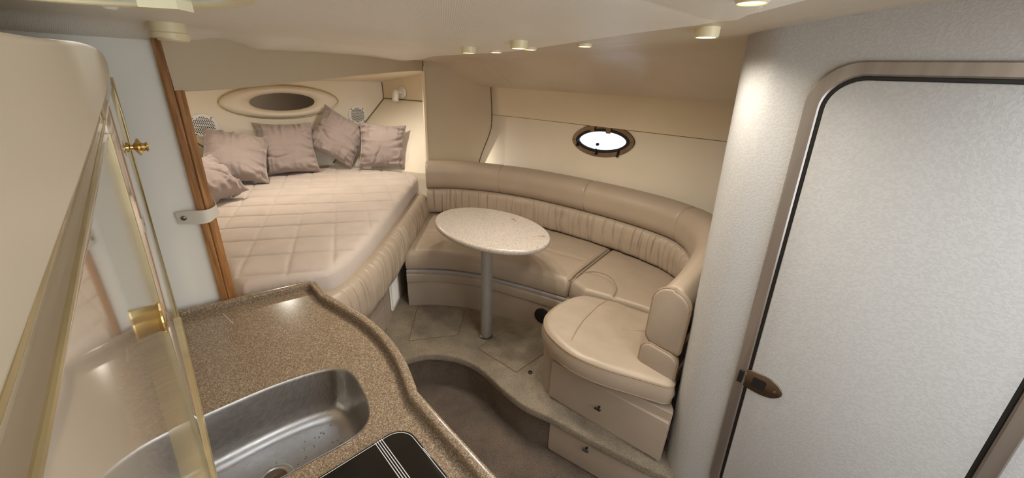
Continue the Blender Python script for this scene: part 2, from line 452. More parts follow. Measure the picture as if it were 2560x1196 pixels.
def hull_band(name, z0, z1, mat, lean0, lean1, hole=False):
    mb = MB()
    if not hole:
        V, F = sweep(HP, [(lean0,z0),(lean0-.0,z0+.001),(lean1,z1),(lean1+.03,z1),(lean0+.03,z0)])
        return mk(name, V, F, mat, wr)
    sc = min(range(len(HP)), key=lambda i: (HP[i]-PLC.to_2d()).length); s0 = HS[sc]
    def pos(s, z):
        j = 0
        while j < len(HS)-2 and HS[j+1] < s: j += 1
        p = HP[j].lerp(HP[j+1], (s-HS[j])/(HS[j+1]-HS[j])); return Vector((p.x, p.y, z))
    i0 = max(k for k in range(len(HS)) if HS[k] < s0-.24); i1 = min(k for k in range(len(HS)) if HS[k] > s0+.24)
    zs = [z0, .9, 1.15, z1]
    V = [pos(a,z) for a in HS for z in zs]; F = []
    for k in range(len(HS)-1):
        for q in range(3):
            if q == 2 and i0 <= k < i1: continue
            F.append((k*4+q,(k+1)*4+q,(k+1)*4+q+1,k*4+q+1))
    out = [(HS[k],1.15) for k in range(i0,i1+1)]+[(HS[k],z1) for k in range(i1,i0-1,-1)]
    hl = [(s0+x, PLC.z+z) for x, z in lens(.222,.098,64,TILT)]
    tr = tessellate_polygon([[Vector((a,b,0)) for a,b in out],[Vector((a,b,0)) for a,b in hl]])
    b = len(V); V += [pos(*q) for q in out+hl]; F += [tuple(b+i for i in t) for t in tr]
    return mk(name, V, F, mat, wr, 30)
hull_band('lower_panel', .20, 1.444, 'cream2', 0, 0, True)
hull_band('upper_panel', 1.45, 1.72, 'cream', -.004, .02)
V, F = tube([(p.x-.003, p.y, 1.447) for p in HP], .003, 6); mk('panel_joint', V, F, 'seam', wr)
V, F = tube([(p.x-.010, p.y, 1.645) for p in HP], .0055, 6); mk('panel_joint', V, F, 'seam', wr)

# portlight
pl = empty('window_1', PLC); tag(pl, 'pointed oval portlight with bronzed metal frame in the hull side', kind='structure')
fo, fi = lens(.236,.112,64,TILT), lens(.196,.076,64,TILT)
V, F = ring_plate(fo, fi, PLC-PW*.002, PU, PV, PW, .014, .004); mk('frame', V, F, 'bronze', pl)
V, F = ring_plate(lens(.202,.082,64,TILT), lens(.178,.062,64,TILT), PLC-PW*.004, PU, PV, PW, .021, .003); mk('gasket', V, F, 'black', pl)
V, F = plate(lens(.186,.068,64,TILT), PLC-PW*.006, PU, PV, PW, .004); mk('pane', V, F, 'glass', pl)
SGN = 1 if (RC.transposed() @ PU).x > 0 else -1
def pp(a, b, h): 
    a *= SGN; ca, sa = math.cos(TILT*SGN), math.sin(TILT*SGN)
    return PLC+PU*(a*SGN*1 if False else a)+PV*b+PW*h
for a in (-.075, .045):
    V, F = boxv(pp(a,.085,.02), PU, PV, PW, .017, .03, .006); mk('hinge', V, F, 'bronze', pl)
for a, b in ((-.185,-.052),(-.03,-.092),(.13,-.085)):
    V, F = lathe([(.009,0),(.009,.012),(.006,.016)], pp(a,b,.012), PW, 12); mk('dog_latch', V, F, 'black', pl)
    V, F = boxv(pp(a+.002,b+.018,.024), PU, PV, PW, .004, .02, .003); mk('dog_lever', V, F, 'black', pl)
V, F = lathe([(.011,0),(.011,.014),(.007,.02)], pp(-.03,-.028,.0), PW, 14); mk('knob', V, F, 'black', pl)
for k in range(10):
    x, z = lens(.216,.094,10,TILT)[k]
    V, F = lathe([(.0045,0),(.0045,.002)], PLC+PU*x+PV*z+PW*.0115, PW, 8); mk('screw', V, F, 'snap', pl)

# partition panel between berth and settee
pi = empty('wall_partition', (1.75,2.72,.25)); tag(pi, 'padded beige panel dividing berth and settee', kind='structure')
V = []; F = []; NZ = 26; NX = 14
for j in range(NZ+1):
    z = .25+(1.95-.25)*j/NZ
    a = Vector((1.70,2.742))
    xr = 2.044+.086*sm(1.02,1.40,z)-.01*sm(1.45,1.7,z)
    b = Vector((xr, 2.742-(xr-1.70)*.70))
    for i in range(NX+1):
        f = i/NX; p = a.lerp(b, f); d = .035*math.sin(math.pi*f)      # slightly hollow
        V.append((p.x+d*.57, p.y+d*.82, z))
for j in range(NZ):
    for i in range(NX): k = j*(NX+1)+i; F.append((k, k+1, k+NX+2, k+NX+1))
mk('panel_face', V, F, 'beige', pi, 180)
mbp = MB(); slab('x', [(1.690,2.738),(1.703,2.730),(1.716,2.742),(1.745,2.805),(1.725,2.81)], .25, 1.95, 'cream', mb=mbp); mbp.build('panel_edge', 'cream', pi)
V, F = tube([V_ for V_ in [Vector((2.044+.086*sm(1.02,1.40,z)-.01*sm(1.45,1.7,z), 2.742-(2.044+.086*sm(1.02,1.40,z)-.01*sm(1.45,1.7,z)-1.70)*.70, z)) for z in [1.0+.7*k/30 for k in range(31)]]], .0045, 6)
mk('edge_piping', V, F, 'seam', pi)

# berth walls
wf = empty('wall_forward', (.95,3.78,.6)); tag(wf, 'cream vinyl bulkhead at the head of the berth', kind='structure')
V, F = plate([(-.2,.6),(2.35,.6),(2.35,1.85),(-.2,1.85)], (0,3.75,0), Vector((1,0,0)), Vector((0,0,1)), Vector((0,1,0)), .03); mk('padded_panel', V, F, 'cream2', wf)
def ruled(name, a0, a1, b0, b1, mat, parent, n=12, th=.02):
    V = []; F = []
    a0,a1,b0,b1 = map(Vector,(a0,a1,b0,b1))
    for j in range(n+1):
        for i in range(n+1): V.append(a0.lerp(a1,i/n).lerp(b0.lerp(b1,i/n), j/n))
    for j in range(n):
        for i in range(n): k = j*(n+1)+i; F.append((k,k+1,k+n+2,k+n+1))
    return mk(name, V, F, mat, parent, 180)
CL = .952
for sgn, nm, lb in ((1,'wall_berth_starboard','sloping cream vinyl side of the berth by the reading lamp'),(-1,'wall_berth_port','sloping cream vinyl side of the berth behind the wooden posts')):
    e = empty(nm, (CL+sgn*.9, 3.2, .7)); tag(e, lb, kind='structure')
    X = lambda d: CL+sgn*d
    ruled('lower_panel', (X(.355),3.752,.60),(X(1.07),2.5,.60),(X(.355),3.752,.925),(X(1.07),2.5,.925),'cream2',e)
    ruled('sloped_panel', (X(.355),3.752,.925),(X(1.07),2.5,.925),(X(.915),3.752,1.495),(X(1.36),2.4,1.495),'cream2',e)
    ruled('upper_panel', (X(.915),3.752,1.495),(X(1.36),2.4,1.495),(X(.905),3.752,1.80),(X(1.34),2.4,1.80),'cream',e)
    V, F = tube([(X(.913),3.745,1.50),(X(1.355),2.42,1.50)], .004, 6); mk('panel_joint', V, F, 'seam', e)
    V, F = tube([(X(.35),3.746,.93),(X(.913),3.746,1.498)], .004, 6); mk('panel_joint', V, F, 'seam', e)
    V, F = tube([(X(.913),3.746,1.50),(X(.905),3.746,1.68)], .003, 6); mk('panel_joint', V, F, 'seam', e)

lk = slab('wall_locker', [(.095,1.672),(.125,1.672),(.125,2.97),(.095,2.97)], .25, 1.85, 'cream'); tag(lk, 'cream locker side closing the berth behind the wooden posts', kind='structure')
# main bulkhead, wooden jamb posts, header over the berth opening
BY = lambda x: 1.645-.16*x
mb = MB(); slab('x', [(-.66,BY(-.66)),(.100,BY(.100)),(.100,BY(.100)+.045),(-.66,BY(-.66)+.045)], 0, 1.95, 'bulkhead', mb=mb)
wl = mk('wall_bulkhead', [Vector((v.x+(.023*(v.z-.95) if v.x > 0 else 0), v.y, v.z)) for v in mb.V], mb.F, 'bulkhead')
tag(wl, 'smooth off-white bulkhead beside the wooden posts', kind='structure')
tp = empty('trim_1', (.11,1.63,.05)); tag(tp, 'pair of upright teak posts edging the berth opening', kind='structure')
def leanpost(name, pts, z1, r):
    mb = MB(); P = resample(v2(pts), 4, True) if False else v2(pts)
    slab('x', P, 0, z1, 'wood', mb=mb, rt=r)
    V = [Vector((v.x+.023*(v.z-.95), v.y, v.z)) for v in mb.V]; mk(name, V, mb.F, 'wood', tp)
leanpost('front_post', [(.087,1.608),(.090,1.606),(.105,1.604),(.108,1.606),(.110,1.655),(.089,1.658)], 1.93, .002)
leanpost('rear_post', [(.1105,1.625),(.114,1.6225),(.133,1.628),(.136,1.631),(.140,1.69),(.1105,1.69)], 1.668, .002)
hd = empty('wall_header', (.9,2.2,1.67)); tag(hd, 'beige vinyl header across the berth opening', kind='structure')
V = []; F = []; N = 40
A, B = Vector((.128,1.626)), Vector((1.70,2.735)); nn = Vector((-(B-A).y, (B-A).x)).normalized()
for k in range(N+1):
    f = k/N; p = A.lerp(B, f); zb = 1.665+.043*sm(0,.55,f)+.047*sm(.35,1,f)
    for o, z in ((0,1.93),(0,zb+.004),(.004,zb),(.036,zb),(.04,zb+.004),(.04,1.93)): V.append((p.x+nn.x*o, p.y+nn.y*o, z))
for k in range(N):
    for i in range(5): F.append((k*6+i,k*6+i+1,(k+1)*6+i+1,(k+1)*6+i))
mk('header_face', V, F, 'beige', hd, 30)
V, F = tube([(1.693-.003,2.728,1.755),(1.695,2.728,1.80),(1.690,2.724,1.845)], .003, 6); mk('edge_piping', V, F, 'seam', hd)
# berth ceiling
V = []; F = []; n = 24
for j in range(n+1):
    for i in range(n+1):
        x = -.35+2.85*i/n; ya = max(1.66, 1.626+.04+(x-.128)*.7055); y = ya+(3.76-ya)*j/n
        zh = 1.70+.08*sm(.1,1.5,x); V.append((x, y, zh+(1.645-zh)*j/n))
for j in range(n):
    for i in range(n): k = j*(n+1)+i; F.append((k,k+1,k+n+2,k+n+1))
cb = mk('ceiling_berth', V, F, 'cream', None, 180)
tag(cb, 'sloping cream headliner above the berth', kind='structure')

# saloon ceiling with side headliner
def XEf(y): return 1.09+.24*(y-.5)
def zceil(x, y):
    z = 1.846+.036*(1-sm(.4,1.5,y))+.05*(1-sm(0.0,.5,y))
    yh = 1.626+(x-.128)*.7055 if x > .128 else 1.63
    ks = [(-.8,.020),(.0,.040),(.14,.040),(.31,.017),(.36,.026),(.415,.042),(.55,.037),(.72,.030),(1.0,.026),(1.39,.034),(1.6,.02),(1.72,.008),(3,.008)]
    for (a, p), (b, q) in zip(ks, ks[1:]):
        if a <= x <= b: z -= (p+(q-p)*sm(a,b,x))*(1-sm(0.0,.11+.19*sm(.28,.42,x),yh-y)); break
    return z
ce = empty('ceiling', (.9,1.0,1.8)); tag(ce, 'padded woven vinyl headliner of the saloon', kind='structure')
V = []; F = []; NX, NY = 90, 110; X0, Y0, Y1 = -.75, -.35, 2.75
for j in range(NY+1):
    for i in range(NX+1):
        y = Y0+(Y1-Y0)*j/NY; x = X0+(XEf(y)-X0)*i/NX
        V.append((x, y, zceil(x, y)))
for j in range(NY):
    for i in range(NX):
        k = j*(NX+1)+i
        q = sum((Vector(V[m]) for m in (k,k+1,k+NX+2,k+NX+1)), Vector())/4
        if (q.to_2d()-Vector((-.15,.78))).length > .315: F.append((k,k+1,k+NX+2,k+NX+1))
mk('headliner_panel', V, F, 'headliner', ce, 180)
V = []; F = []; NU = 24; NV = 60
def hullx(y):
    for a, b in zip(HP, HP[1:]):
        if (a.y-y)*(b.y-y) <= 0 and abs(a.y-b.y) > 1e-6: return a.x+(b.x-a.x)*(y-a.y)/(b.y-a.y)
    return HP[0].x if y > HP[0].y else HP[-1].x
def zside(x, y):
    XE = XEf(y); xh = hullx(min(y,2.5))+.03; f = (x-XE)/(xh-XE); z0 = zceil(XE, y)
    return z0+(1.655-z0)*(.16*f+.84*sm(.26,.80,f))
for j in range(NV+1):
    y = Y0+(Y1+.0-Y0)*j/NV; xh = hullx(min(y,2.5))+.03; XE = XEf(y)
    for i in range(NU+1):
        f = i/NU; x = XE+(xh-XE)*f
        V.append((x, y, zside(x, y)))
for j in range(NV):
    for i in range(NU): k = j*(NU+1)+i; F.append((k,k+1,k+NU+2,k+NU+1))
mk('side_headliner', V, F, 'side_headliner', ce, 180)
V, F = tube([(1.60+.42*k/12, 2.05+.06*k/12, zside(1.60+.42*k/12, 2.05+.06*k/12)) for k in range(13)], .003, 6); mk('headliner_seam', V, F, 'side_headliner', ce)
so = slab('trim_2', [tuple(atz(*p,1.887)[:2]) for p in ((1500,-25),(1640,25),(1800,52),(1850,48),(1905,20),(1990,-120),(1800,-250),(1500,-180))], 1.885, 1.97, 'headliner', rb=.006)
tag(so, 'flat overhead soffit beside the head compartment', kind='structure')

# port hull side stays simple; cockpit end behind the camera is added to limit daylight
wp = slab('wall_port', [(-.70,-1.2),(-.66,-1.2),(-.66,1.80),(-.70,1.80)], 0, 1.95, 'cream'); tag(wp, 'cream hull side behind the galley', kind='structure')

wt_ = empty('wall_aft', (.3,-1.2,0)); tag(wt_, 'unseen cream bulkhead added to shape the daylight from the open companionway', kind='structure')  # unseen wall added to hold back daylight, opening placed to spare the head door
for x0, x1, z0, z1 in ((-.66,1.27,0,.95),(-.66,.25,.95,2.05),(1.22,1.27,.95,2.05)):
    V, F = box(x0,x1,-1.24,-1.2,z0,z1); mk('daylight_baffle', V, F, 'cream', wt_)

# head compartment wall with rounded corner
DN = Vector((-1,0,0)); DU = Vector((0,-1,0)); XW = 1.27
def leaned(VF): return [Vector((v[0], v[1]+.052*(v[2]-.95), v[2])) for v in VF[0]], VF[1]
DP = Vector((XW,.190,0))
wa = empty('wall_head', (1.45,.1,0)); tag(wa, 'mottled off-white laminate wall of the head compartment with rounded corner', kind='structure')
cr = .13; path = [Vector((XW,-1.2,0)), Vector((XW,.264,0))]
for k in range(1, 25):
    a = math.pi-(math.pi/2)*k/24; path.append(Vector((XW+cr+cr*math.cos(a), .264+cr*math.sin(a), 0)))
path.append(Vector((2.55,.397,0)))
V, F = leaned(sweep([(p.x,p.y) for p in path], [(0,.0),(0,.5),(0,1.0),(0,1.5),(0,2.05)], closed_prof=False, cap=False))
mk('curved_panel', V, F, 'laminate', wa, 30)
dr = empty('door_1', DP+DU*.38+Vector((0,0,.05))); tag(dr, 'mottled off-white head door in a rounded aluminium frame', kind='structure')
def rr2(x0, x1, z0, z1, r, seg=10):
    out = []
    for cx, cz, s in ((x1-r,z0+r,-90),(x1-r,z1-r,0),(x0+r,z1-r,90),(x0+r,z0+r,180)):
        for k in range(seg+1):
            a = math.radians(s+90*k/seg); out.append((cx+r*math.cos(a), cz+r*math.sin(a)))
    return out
D0 = Vector((DP.x, DP.y, 0)); ZV = Vector((0,0,1))
RJ = .56
V, F = leaned(ring_plate(rr2(-.002,RJ,.30,1.812,.10), rr2(.031,RJ-.033,.333,1.779,.078), D0, DU, ZV, DN, .011, .004)); mk('frame', V, F, 'alu', dr)
V, F = leaned(ring_plate(rr2(.031,RJ-.033,.333,1.779,.078), rr2(.040,RJ-.042,.342,1.770,.070), D0, DU, ZV, DN, .003, .001)); mk('gasket', V, F, 'black', dr)
V, F = leaned(plate(rr2(.040,RJ-.042,.342,1.770,.070), D0, DU, ZV, DN, .006, .003)); mk('door_panel', V, F, 'laminate', dr)
la = [(0,.022),(.03,.030),(.06,.030),(.085,.023),(.10,.010),(.104,0),(.10,-.010),(.085,-.023),(.06,-.030),(.03,-.030),(0,-.022)]
LP = onplane(1858,940,D0+DN*.006,DN)
V, F = plate(spline([(a*1.08,b*1.2) for a,b in la],40,True), LP, DU, ZV, DN, .004, .0015); lt = mk('latch_plate', V, F, 'bronze', dr)
V, F = plate(rr2(.028,.066,-.018,.018,.006,4), LP+DN*.004, DU, ZV, DN, .001); mk('latch_recess', V, F, 'black', lt)
V, F = boxv(LP-DU*.005+DN*.006, DU, ZV, DN, .007, .022, .006); mk('latch_keeper', V, F, 'black', lt)
for a, b in ((.006,.016),(.006,-.016),(.092,0)):
    V, F = lathe([(.003,0),(.003,.0015)], LP+DU*a+ZV*b+DN*.004, DN, 8); mk('screw', V, F, 'steel', lt)

# =================================================================== GALLEY
rim = [(-.60,1.618),(-.04,1.598),(.37,1.535),(.366,1.40),(.395,1.28),(.418,1.16),(.424,1.03),(.41,.894),(.38,.78),(.368,.735),(.366,.6),(.364,-.5)]
cpath = v2([(-.60,BY(-.6)-.012),(-.05,1.600),(.36,1.533),(.372,1.525)])+v2([(.369,1.41)])+spline([(.369,1.405),(.395,1.28),(.418,1.16),(.424,1.03),(.41,.894),(.38,.78),(.368,.742)],26)+v2([(.366,.6),(.364,-.5)])
wt_out = cpath+v2([(-.63,-.5)])
def sinkshape(g=0.0, n=64):
    pts = [(-.10,1.045),(.07,1.047),(.168,1.036),(.235,1.018),(.279,.992),(.296,.945),(.291,.87),(.281,.81),(.264,.768),(.235,.742),(.19,.732),(.07,.738),(-.08,.742),(-.115,.76),(-.13,.80),(-.13,.99),(-.12,1.03)]
    P = spline(pts, n, True); P = ccw(P); return offs(P, g, True)
wt = empty('galley_counter', (.1,.6,.88)); tag(wt, 'brown speckled stone-look galley counter with raised rim', 'counter')
V, F = plate(ccw(offs(ccw(wt_out), -.004)), (0,0,.885), AX[0], AX[1], AX[2], .035, 0, hole=sinkshape(0)); mk('worktop', V, F, 'counter', wt)
V, F = sweep(cpath, rrect(-.024,.004,.88,.948,.009,4)); mk('rim', V, F, 'counter', wt)
V, F = boxv((.085,1.50,.9203), Vector((-.15,.99,0)).normalized(), Vector((.99,.15,0)).normalized(), AX[2], .05,.0008,.0003); mk('scratch', V, F, 'print', wt)
base = empty('galley_base_cabinet', (.1,.6,0)); tag(base, 'glossy beige galley base cabinet under the counter', 'cabinet')
bo = offs(ccw(wt_out), -.035)
slab('body', bo, .06, .745, 'matte_cab', base); slab('toe_kick', offs(ccw(wt_out), -.08), 0, .06, 'dark', base)
for y0, y1 in ((-.45,-.06),(-.04,.33),(.35,.70)):
    V, F = plate([(y0,.10),(y1,.10),(y1,.84),(y0,.84)], (.329,0,0), AX[1], AX[2], AX[0], .016, .004); d = mk('door', V, F, 'gloss', base)
    V, F = lathe([(.006,0),(.006,.012),(.013,.018),(.013,.024),(.006,.028)], (.345,y1-.05,.76), (1,0,0), 16); mk('knob', V, F, 'brass', d)
# sink
sk = empty('sink', (.1,.88,.76)); tag(sk, 'brushed stainless steel sink set in the galley counter', 'sink')
lv = [(0.006,.9215),(0.0,.923),(-.004,.921),(-.006,.912),(-.012,.87),(-.020,.82),(-.032,.792),(-.055,.774),(-.085,.766)]
V = []; F = []; n = 64
c = Vector((.075,.895)); lv = [(-.006,.9215),(-.002,.9235),(.008,.922),(.016,.912),(.045,.87),(.085,.82),(.13,.792),(.21,.774),(.34,.766),(.6,.7635),(.8,.7628)]
for f, z in lv: V += [(q.x,q.y,z) for q in (p.lerp(c, f) for p in sinkshape(0))]
L = len(lv)
dc = [Vector((.055+.045*math.cos(0),0))]
for r in range(L-1):
    for i in range(n): j=(i+1)%n; F.append((r*n+i,r*n+j,(r+1)*n+j,(r+1)*n+i))
V.append((c.x,c.y,.762)); 
for i in range(n): F.append(((L-1)*n+i,(L-1)*n+(i+1)%n,len(V)-1))
mk('basin', V, F, 'sink', sk, 60)
V, F = lathe([(.047,0),(.046,.003),(.040,.0045),(.034,.003),(.031,.0012)], (.045,.885,.7625), (0,0,1), 36); mk('drain_flange', V, F, 'steel', sk)
V, F = lathe([(.030,0),(.030,.0025),(.012,.003),(.010,.008),(.004,.009)], (.045,.885,.7628), (0,0,1), 28); mk('strainer', V, F, 'bronze', sk)
# dirt specks
rng = random.Random(3)
mb = MB()
for k in range(34):
    x = rng.uniform(.06,.24); y = rng.uniform(.80,.96)
    V, F = lathe([(.0015,0),(.001,.001)], (x,y,.7662 if True else 0), (0,0,1), 5); mb.add(V,F)
o = mb.build('crumbs', 'dark', sk); o['kind'] = 'stuff'
# cooktop
ck = empty('cooktop', (.2,.5,.92)); tag(ck, 'black glass cooktop with four white printed lines beside the sink', 'cooktop')
V, F = plate(rr2(-.02,.319,.16,.683,.05,8), (0,0,.9205), AX[0], AX[1], AX[2], .006, .003); mk('glass_top', V, F, 'black_glass', ck)
for k in range(4):
    V, F = boxv((.238+.0055*k,.42,.9267), *AX, .0009, .26, .0003); mk('printed_line', V, F, 'print', ck)
V, F = ring_plate(rr2(-.015,.314,.165,.678,.046,8), rr2(-.0135,.3125,.1665,.6765,.045,8), (0,0,.9262), AX[0], AX[1], AX[2], .0007, .0002); mk('printed_line', V, F, 'print', ck)
# wall cabinet standing on the counter
PX = lambda y, z: -.035+.022*y+.05*(z-1.75)
cab = empty('galley_wall_cabinet', (-.3,.6,.92)); tag(cab, 'tall glossy beige cabinet with gold trims standing on the galley counter', 'cabinet')
Pn = Vector((1,-.022,-.05)).normalized(); Pu = Vector((.022,1,0)).normalized(); Pv = Pn.cross(Pu); Pv = Pv if Pv.z > 0 else -Pv
P0c = Vector((PX(0,.92),0,.92))
def pc(y, z, h=0.0):
    return Vector((PX(y,z),y,z))+Pn*h
def pyz(y, z): 
    q = pc(y,z)-P0c; return (q.dot(Pu), q.dot(Pv))
YE = 1.585
V, F = plate([pyz(-.45,.922),pyz(YE,.922),pyz(YE,1.70),pyz(1.50,1.715),pyz(-.45,1.715)], P0c-Pn*.56, Pu, Pv, Pn, .55); mk('carcass', V, F, 'matte_cab', cab)
for y0, y1 in ((-.44,.775),(.785,YE-.012)):
    zt = (1.655,1.655) if y1 < .8 else (1.668,1.695)
    V, F = plate([pyz(y0,.95),pyz(y1,.95),pyz(y1,zt[1]),pyz(y0,zt[0])], P0c-Pn*.010, Pu, Pv, Pn, .010, .002); d = mk('door', V, F, 'gloss', cab)
    if y1 < .8: ky, kz, kp = .66, 1.42, [(.019,0),(.021,.003),(.024,.004),(.024,.006),(.016,.0085),(.006,.009)]
    else: ky, kz, kp = 1.345, 1.552, [(.012,0),(.012,.002),(.007,.005),(.006,.010),(.012,.014),(.021,.019),(.021,.022),(.011,.026),(.009,.032),(.012,.035),(.010,.038)]
    V, F = lathe(kp, pc(ky,kz), Pn, 32); mk('knob', V, F, 'brass', d)
V, F = plate([pyz(-.44,1.662),pyz(.765,1.676),pyz(.765,1.694),pyz(-.44,1.682)], P0c-Pn*.010, Pu, Pv, Pn, .008, .001); mk('upper_door', V, F, 'gloss', cab)
def strip(name, pts, w, h, parent=cab, mat='gold_trim'):
    V, F = tube([pc(y,z,h) for y,z in pts], w, 8); return mk(name, V, F, mat, parent)
strip('gold_trim', [(-.40,1.657),(.14,1.6585),(.77,1.674)], .0014, .0004)
strip('gold_trim', [(-.40,1.677),(.13,1.681),(.76,1.697)], .0017, .0004)
strip('gold_trim', [(.77,1.674),(.762,1.697)], .0018, .0005)
strip('gold_trim', [(-.40,.934),(.8,.934),(YE-.006,.934)], .009, .0)
strip('gold_trim', [(YE-.006,.934),(YE-.006,1.60),(1.575,1.705)], .0035, .001)
strip('gold_trim', [(.780,.95),(.780,1.655)], .003, -.001)
hdp = [pyz(p.x,p.y) for p in spline([(-.45,1.683),(.30,1.686),(.70,1.692),(1.0,1.700),(1.25,1.709),(1.37,1.717),(1.425,1.730),(1.430,1.744),(1.37,1.757),(1.22,1.7655),(1.0,1.768),(.7,1.767),(.3,1.759),(-.45,1.752)], 120)]
V, F = plate(hdp, P0c-Pn*.545, Pu, Pv, Pn, .549, .004); mk('top_valance', V, F, 'matte_cab', cab)

# =================================================================== BERTH
LN = Vector((.72,-.69)).normalized()
bed_line = v2([(.46,1.655),(.52,1.665),(.60,1.715),(.733,1.842),(1.11,2.228),(1.55,2.69),(1.60,2.745)])
bb = empty('berth_base', (1.0,2.6,.25)); tag(bb, 'tan upholstered berth base with ruched bolster and pleated panel', 'bed base')
bo = bed_line+v2([(1.64,2.80),(1.66,2.95),(1.25,3.70),(.66,3.70),(.16,2.9),(.165,1.72),(.30,1.675)])
slab('platform', bo, .25, .79, 'leather_dark', bb, rt=.01)
slab('plinth', [(.20,1.61),(.36,1.60),(.50,1.645),(.56,1.69),(.56,1.80),(.20,1.80)], 0, .252, 'leather_dark', bb)
def ruched(path, prof, amp, seed, step=.028, zlo=0, zhi=1):
    """sweep with irregular gathers fading towards the ends of the profile"""
    rr = random.Random(seed); L = plen(v2(path)); c = []; s = 0
    while s < L+.1:
        s += step*rr.uniform(.6,1.7); w_ = rr.uniform(.0030,.0052); a_ = rr.uniform(.55,1.0); t_ = rr.uniform(-.010,.010)
        c.append((s, a_, w_, t_))
        if rr.random() < .45: c.append((s+rr.uniform(.010,.016), a_*.8, w_*.9, t_*.6+rr.uniform(-.004,.004)))
    m = len(prof)
    def fn(s, k, o, z):
        f = (z-zlo)/(zhi-zlo)
        if o <= min(p[0] for p in prof)+.004: return o, z
        d = 0
        for cs, a, w, sl in c:
            x = (s-(cs+sl*(f-.5)*2))/w
            if abs(x) < 4: d -= a*amp*math.exp(-x*x)*(1 if a < .75 else sm(0,.5,f if a > .85 else 1-f)+.2)
        d += amp*.7*fbm(s*9, f*2, seed, 2)
        return o+d, z
    return sweep(path, prof, fn)
bl = resample(v2([(.33,1.622),(.42,1.622),(.49,1.638)])+spline([(.56,1.682),(.745,1.835),(1.122,2.216),(1.59,2.706)],60), 820)
prof = [(-.02,.57),(.02,.565),(.05,.575),(.068,.61),(.074,.66),(.074,.72),(.066,.775),(.048,.812),(.02,.826),(-.02,.826)]
prof = [(a,b) for a,b in prof]
V, F = ruched(bl, [(p[0],p[1]) for p in resample([Vector((a,b)) for a,b in prof], 22)], .010, 5, .040, .56, .83); mk('ruched_bolster', V, F, 'leather', bb, 70)
# pleated (tambour) panel below the bolster, louvre vent beside it
BP = Vector((.957,2.07,0)); bu = Vector((.69,.72,0)).normalized(); bw = Vector((LN.x,LN.y,0))
def bcoord(px, py): 
    q = onplane(px,py,BP+bw*.012,bw)-(BP+bw*.012); return (q.dot(bu), q.z)
s0 = (Vector((.60,1.70,0))-BP).dot(bu); s1 = (Vector((.842,1.948,0))-BP).dot(bu)
k = 0; z = .275
while z < .585:
    V, F = boxv(BP+bu*((s0+s1)/2)+bw*.006+ZV*(z+.008), bu, ZV, bw, (s1-s0)/2, .0072, .006); mk('tambour_slat', V, F, 'leather_dark', bb); z += .0185
V, F = boxv(BP+bu*(s1+.008)+bw*.006+ZV*.42, bu, ZV, bw, .006, .165, .009); mk('panel_stile', V, F, 'leather_dark', bb)
vg = empty('vent_grille', BP+bu*.06+ZV*.28); tag(vg, 'white upright louvred vent on the side of the berth base', 'vent')
vs0, vs1 = -.022, .155
V, F = ring_plate(rr2(vs0,vs1,.285,.575,.02,5), rr2(vs0+.028,vs1-.028,.313,.547,.006,5), BP+bw*.002, bu, ZV, bw, .008, .003); mk('frame', V, F, 'white_plastic', vg)
V, F = plate([(vs0+.026,.311),(vs1-.026,.311),(vs1-.026,.549),(vs0+.026,.549)], BP+bw*.001, bu, ZV, bw, .001); mk('backing', V, F, 'grey_strip', vg)
for i in range(5):
    sx = vs0+.042+i*(vs1-vs0-.084)/4
    V, F = boxv(BP+bu*sx+ZV*.43+bw*.005, (bu+bw*.9).normalized(), ZV, (bw-bu*.9).normalized(), .009, .117, .0008); mk('louvre', V, F, 'white_plastic', vg)

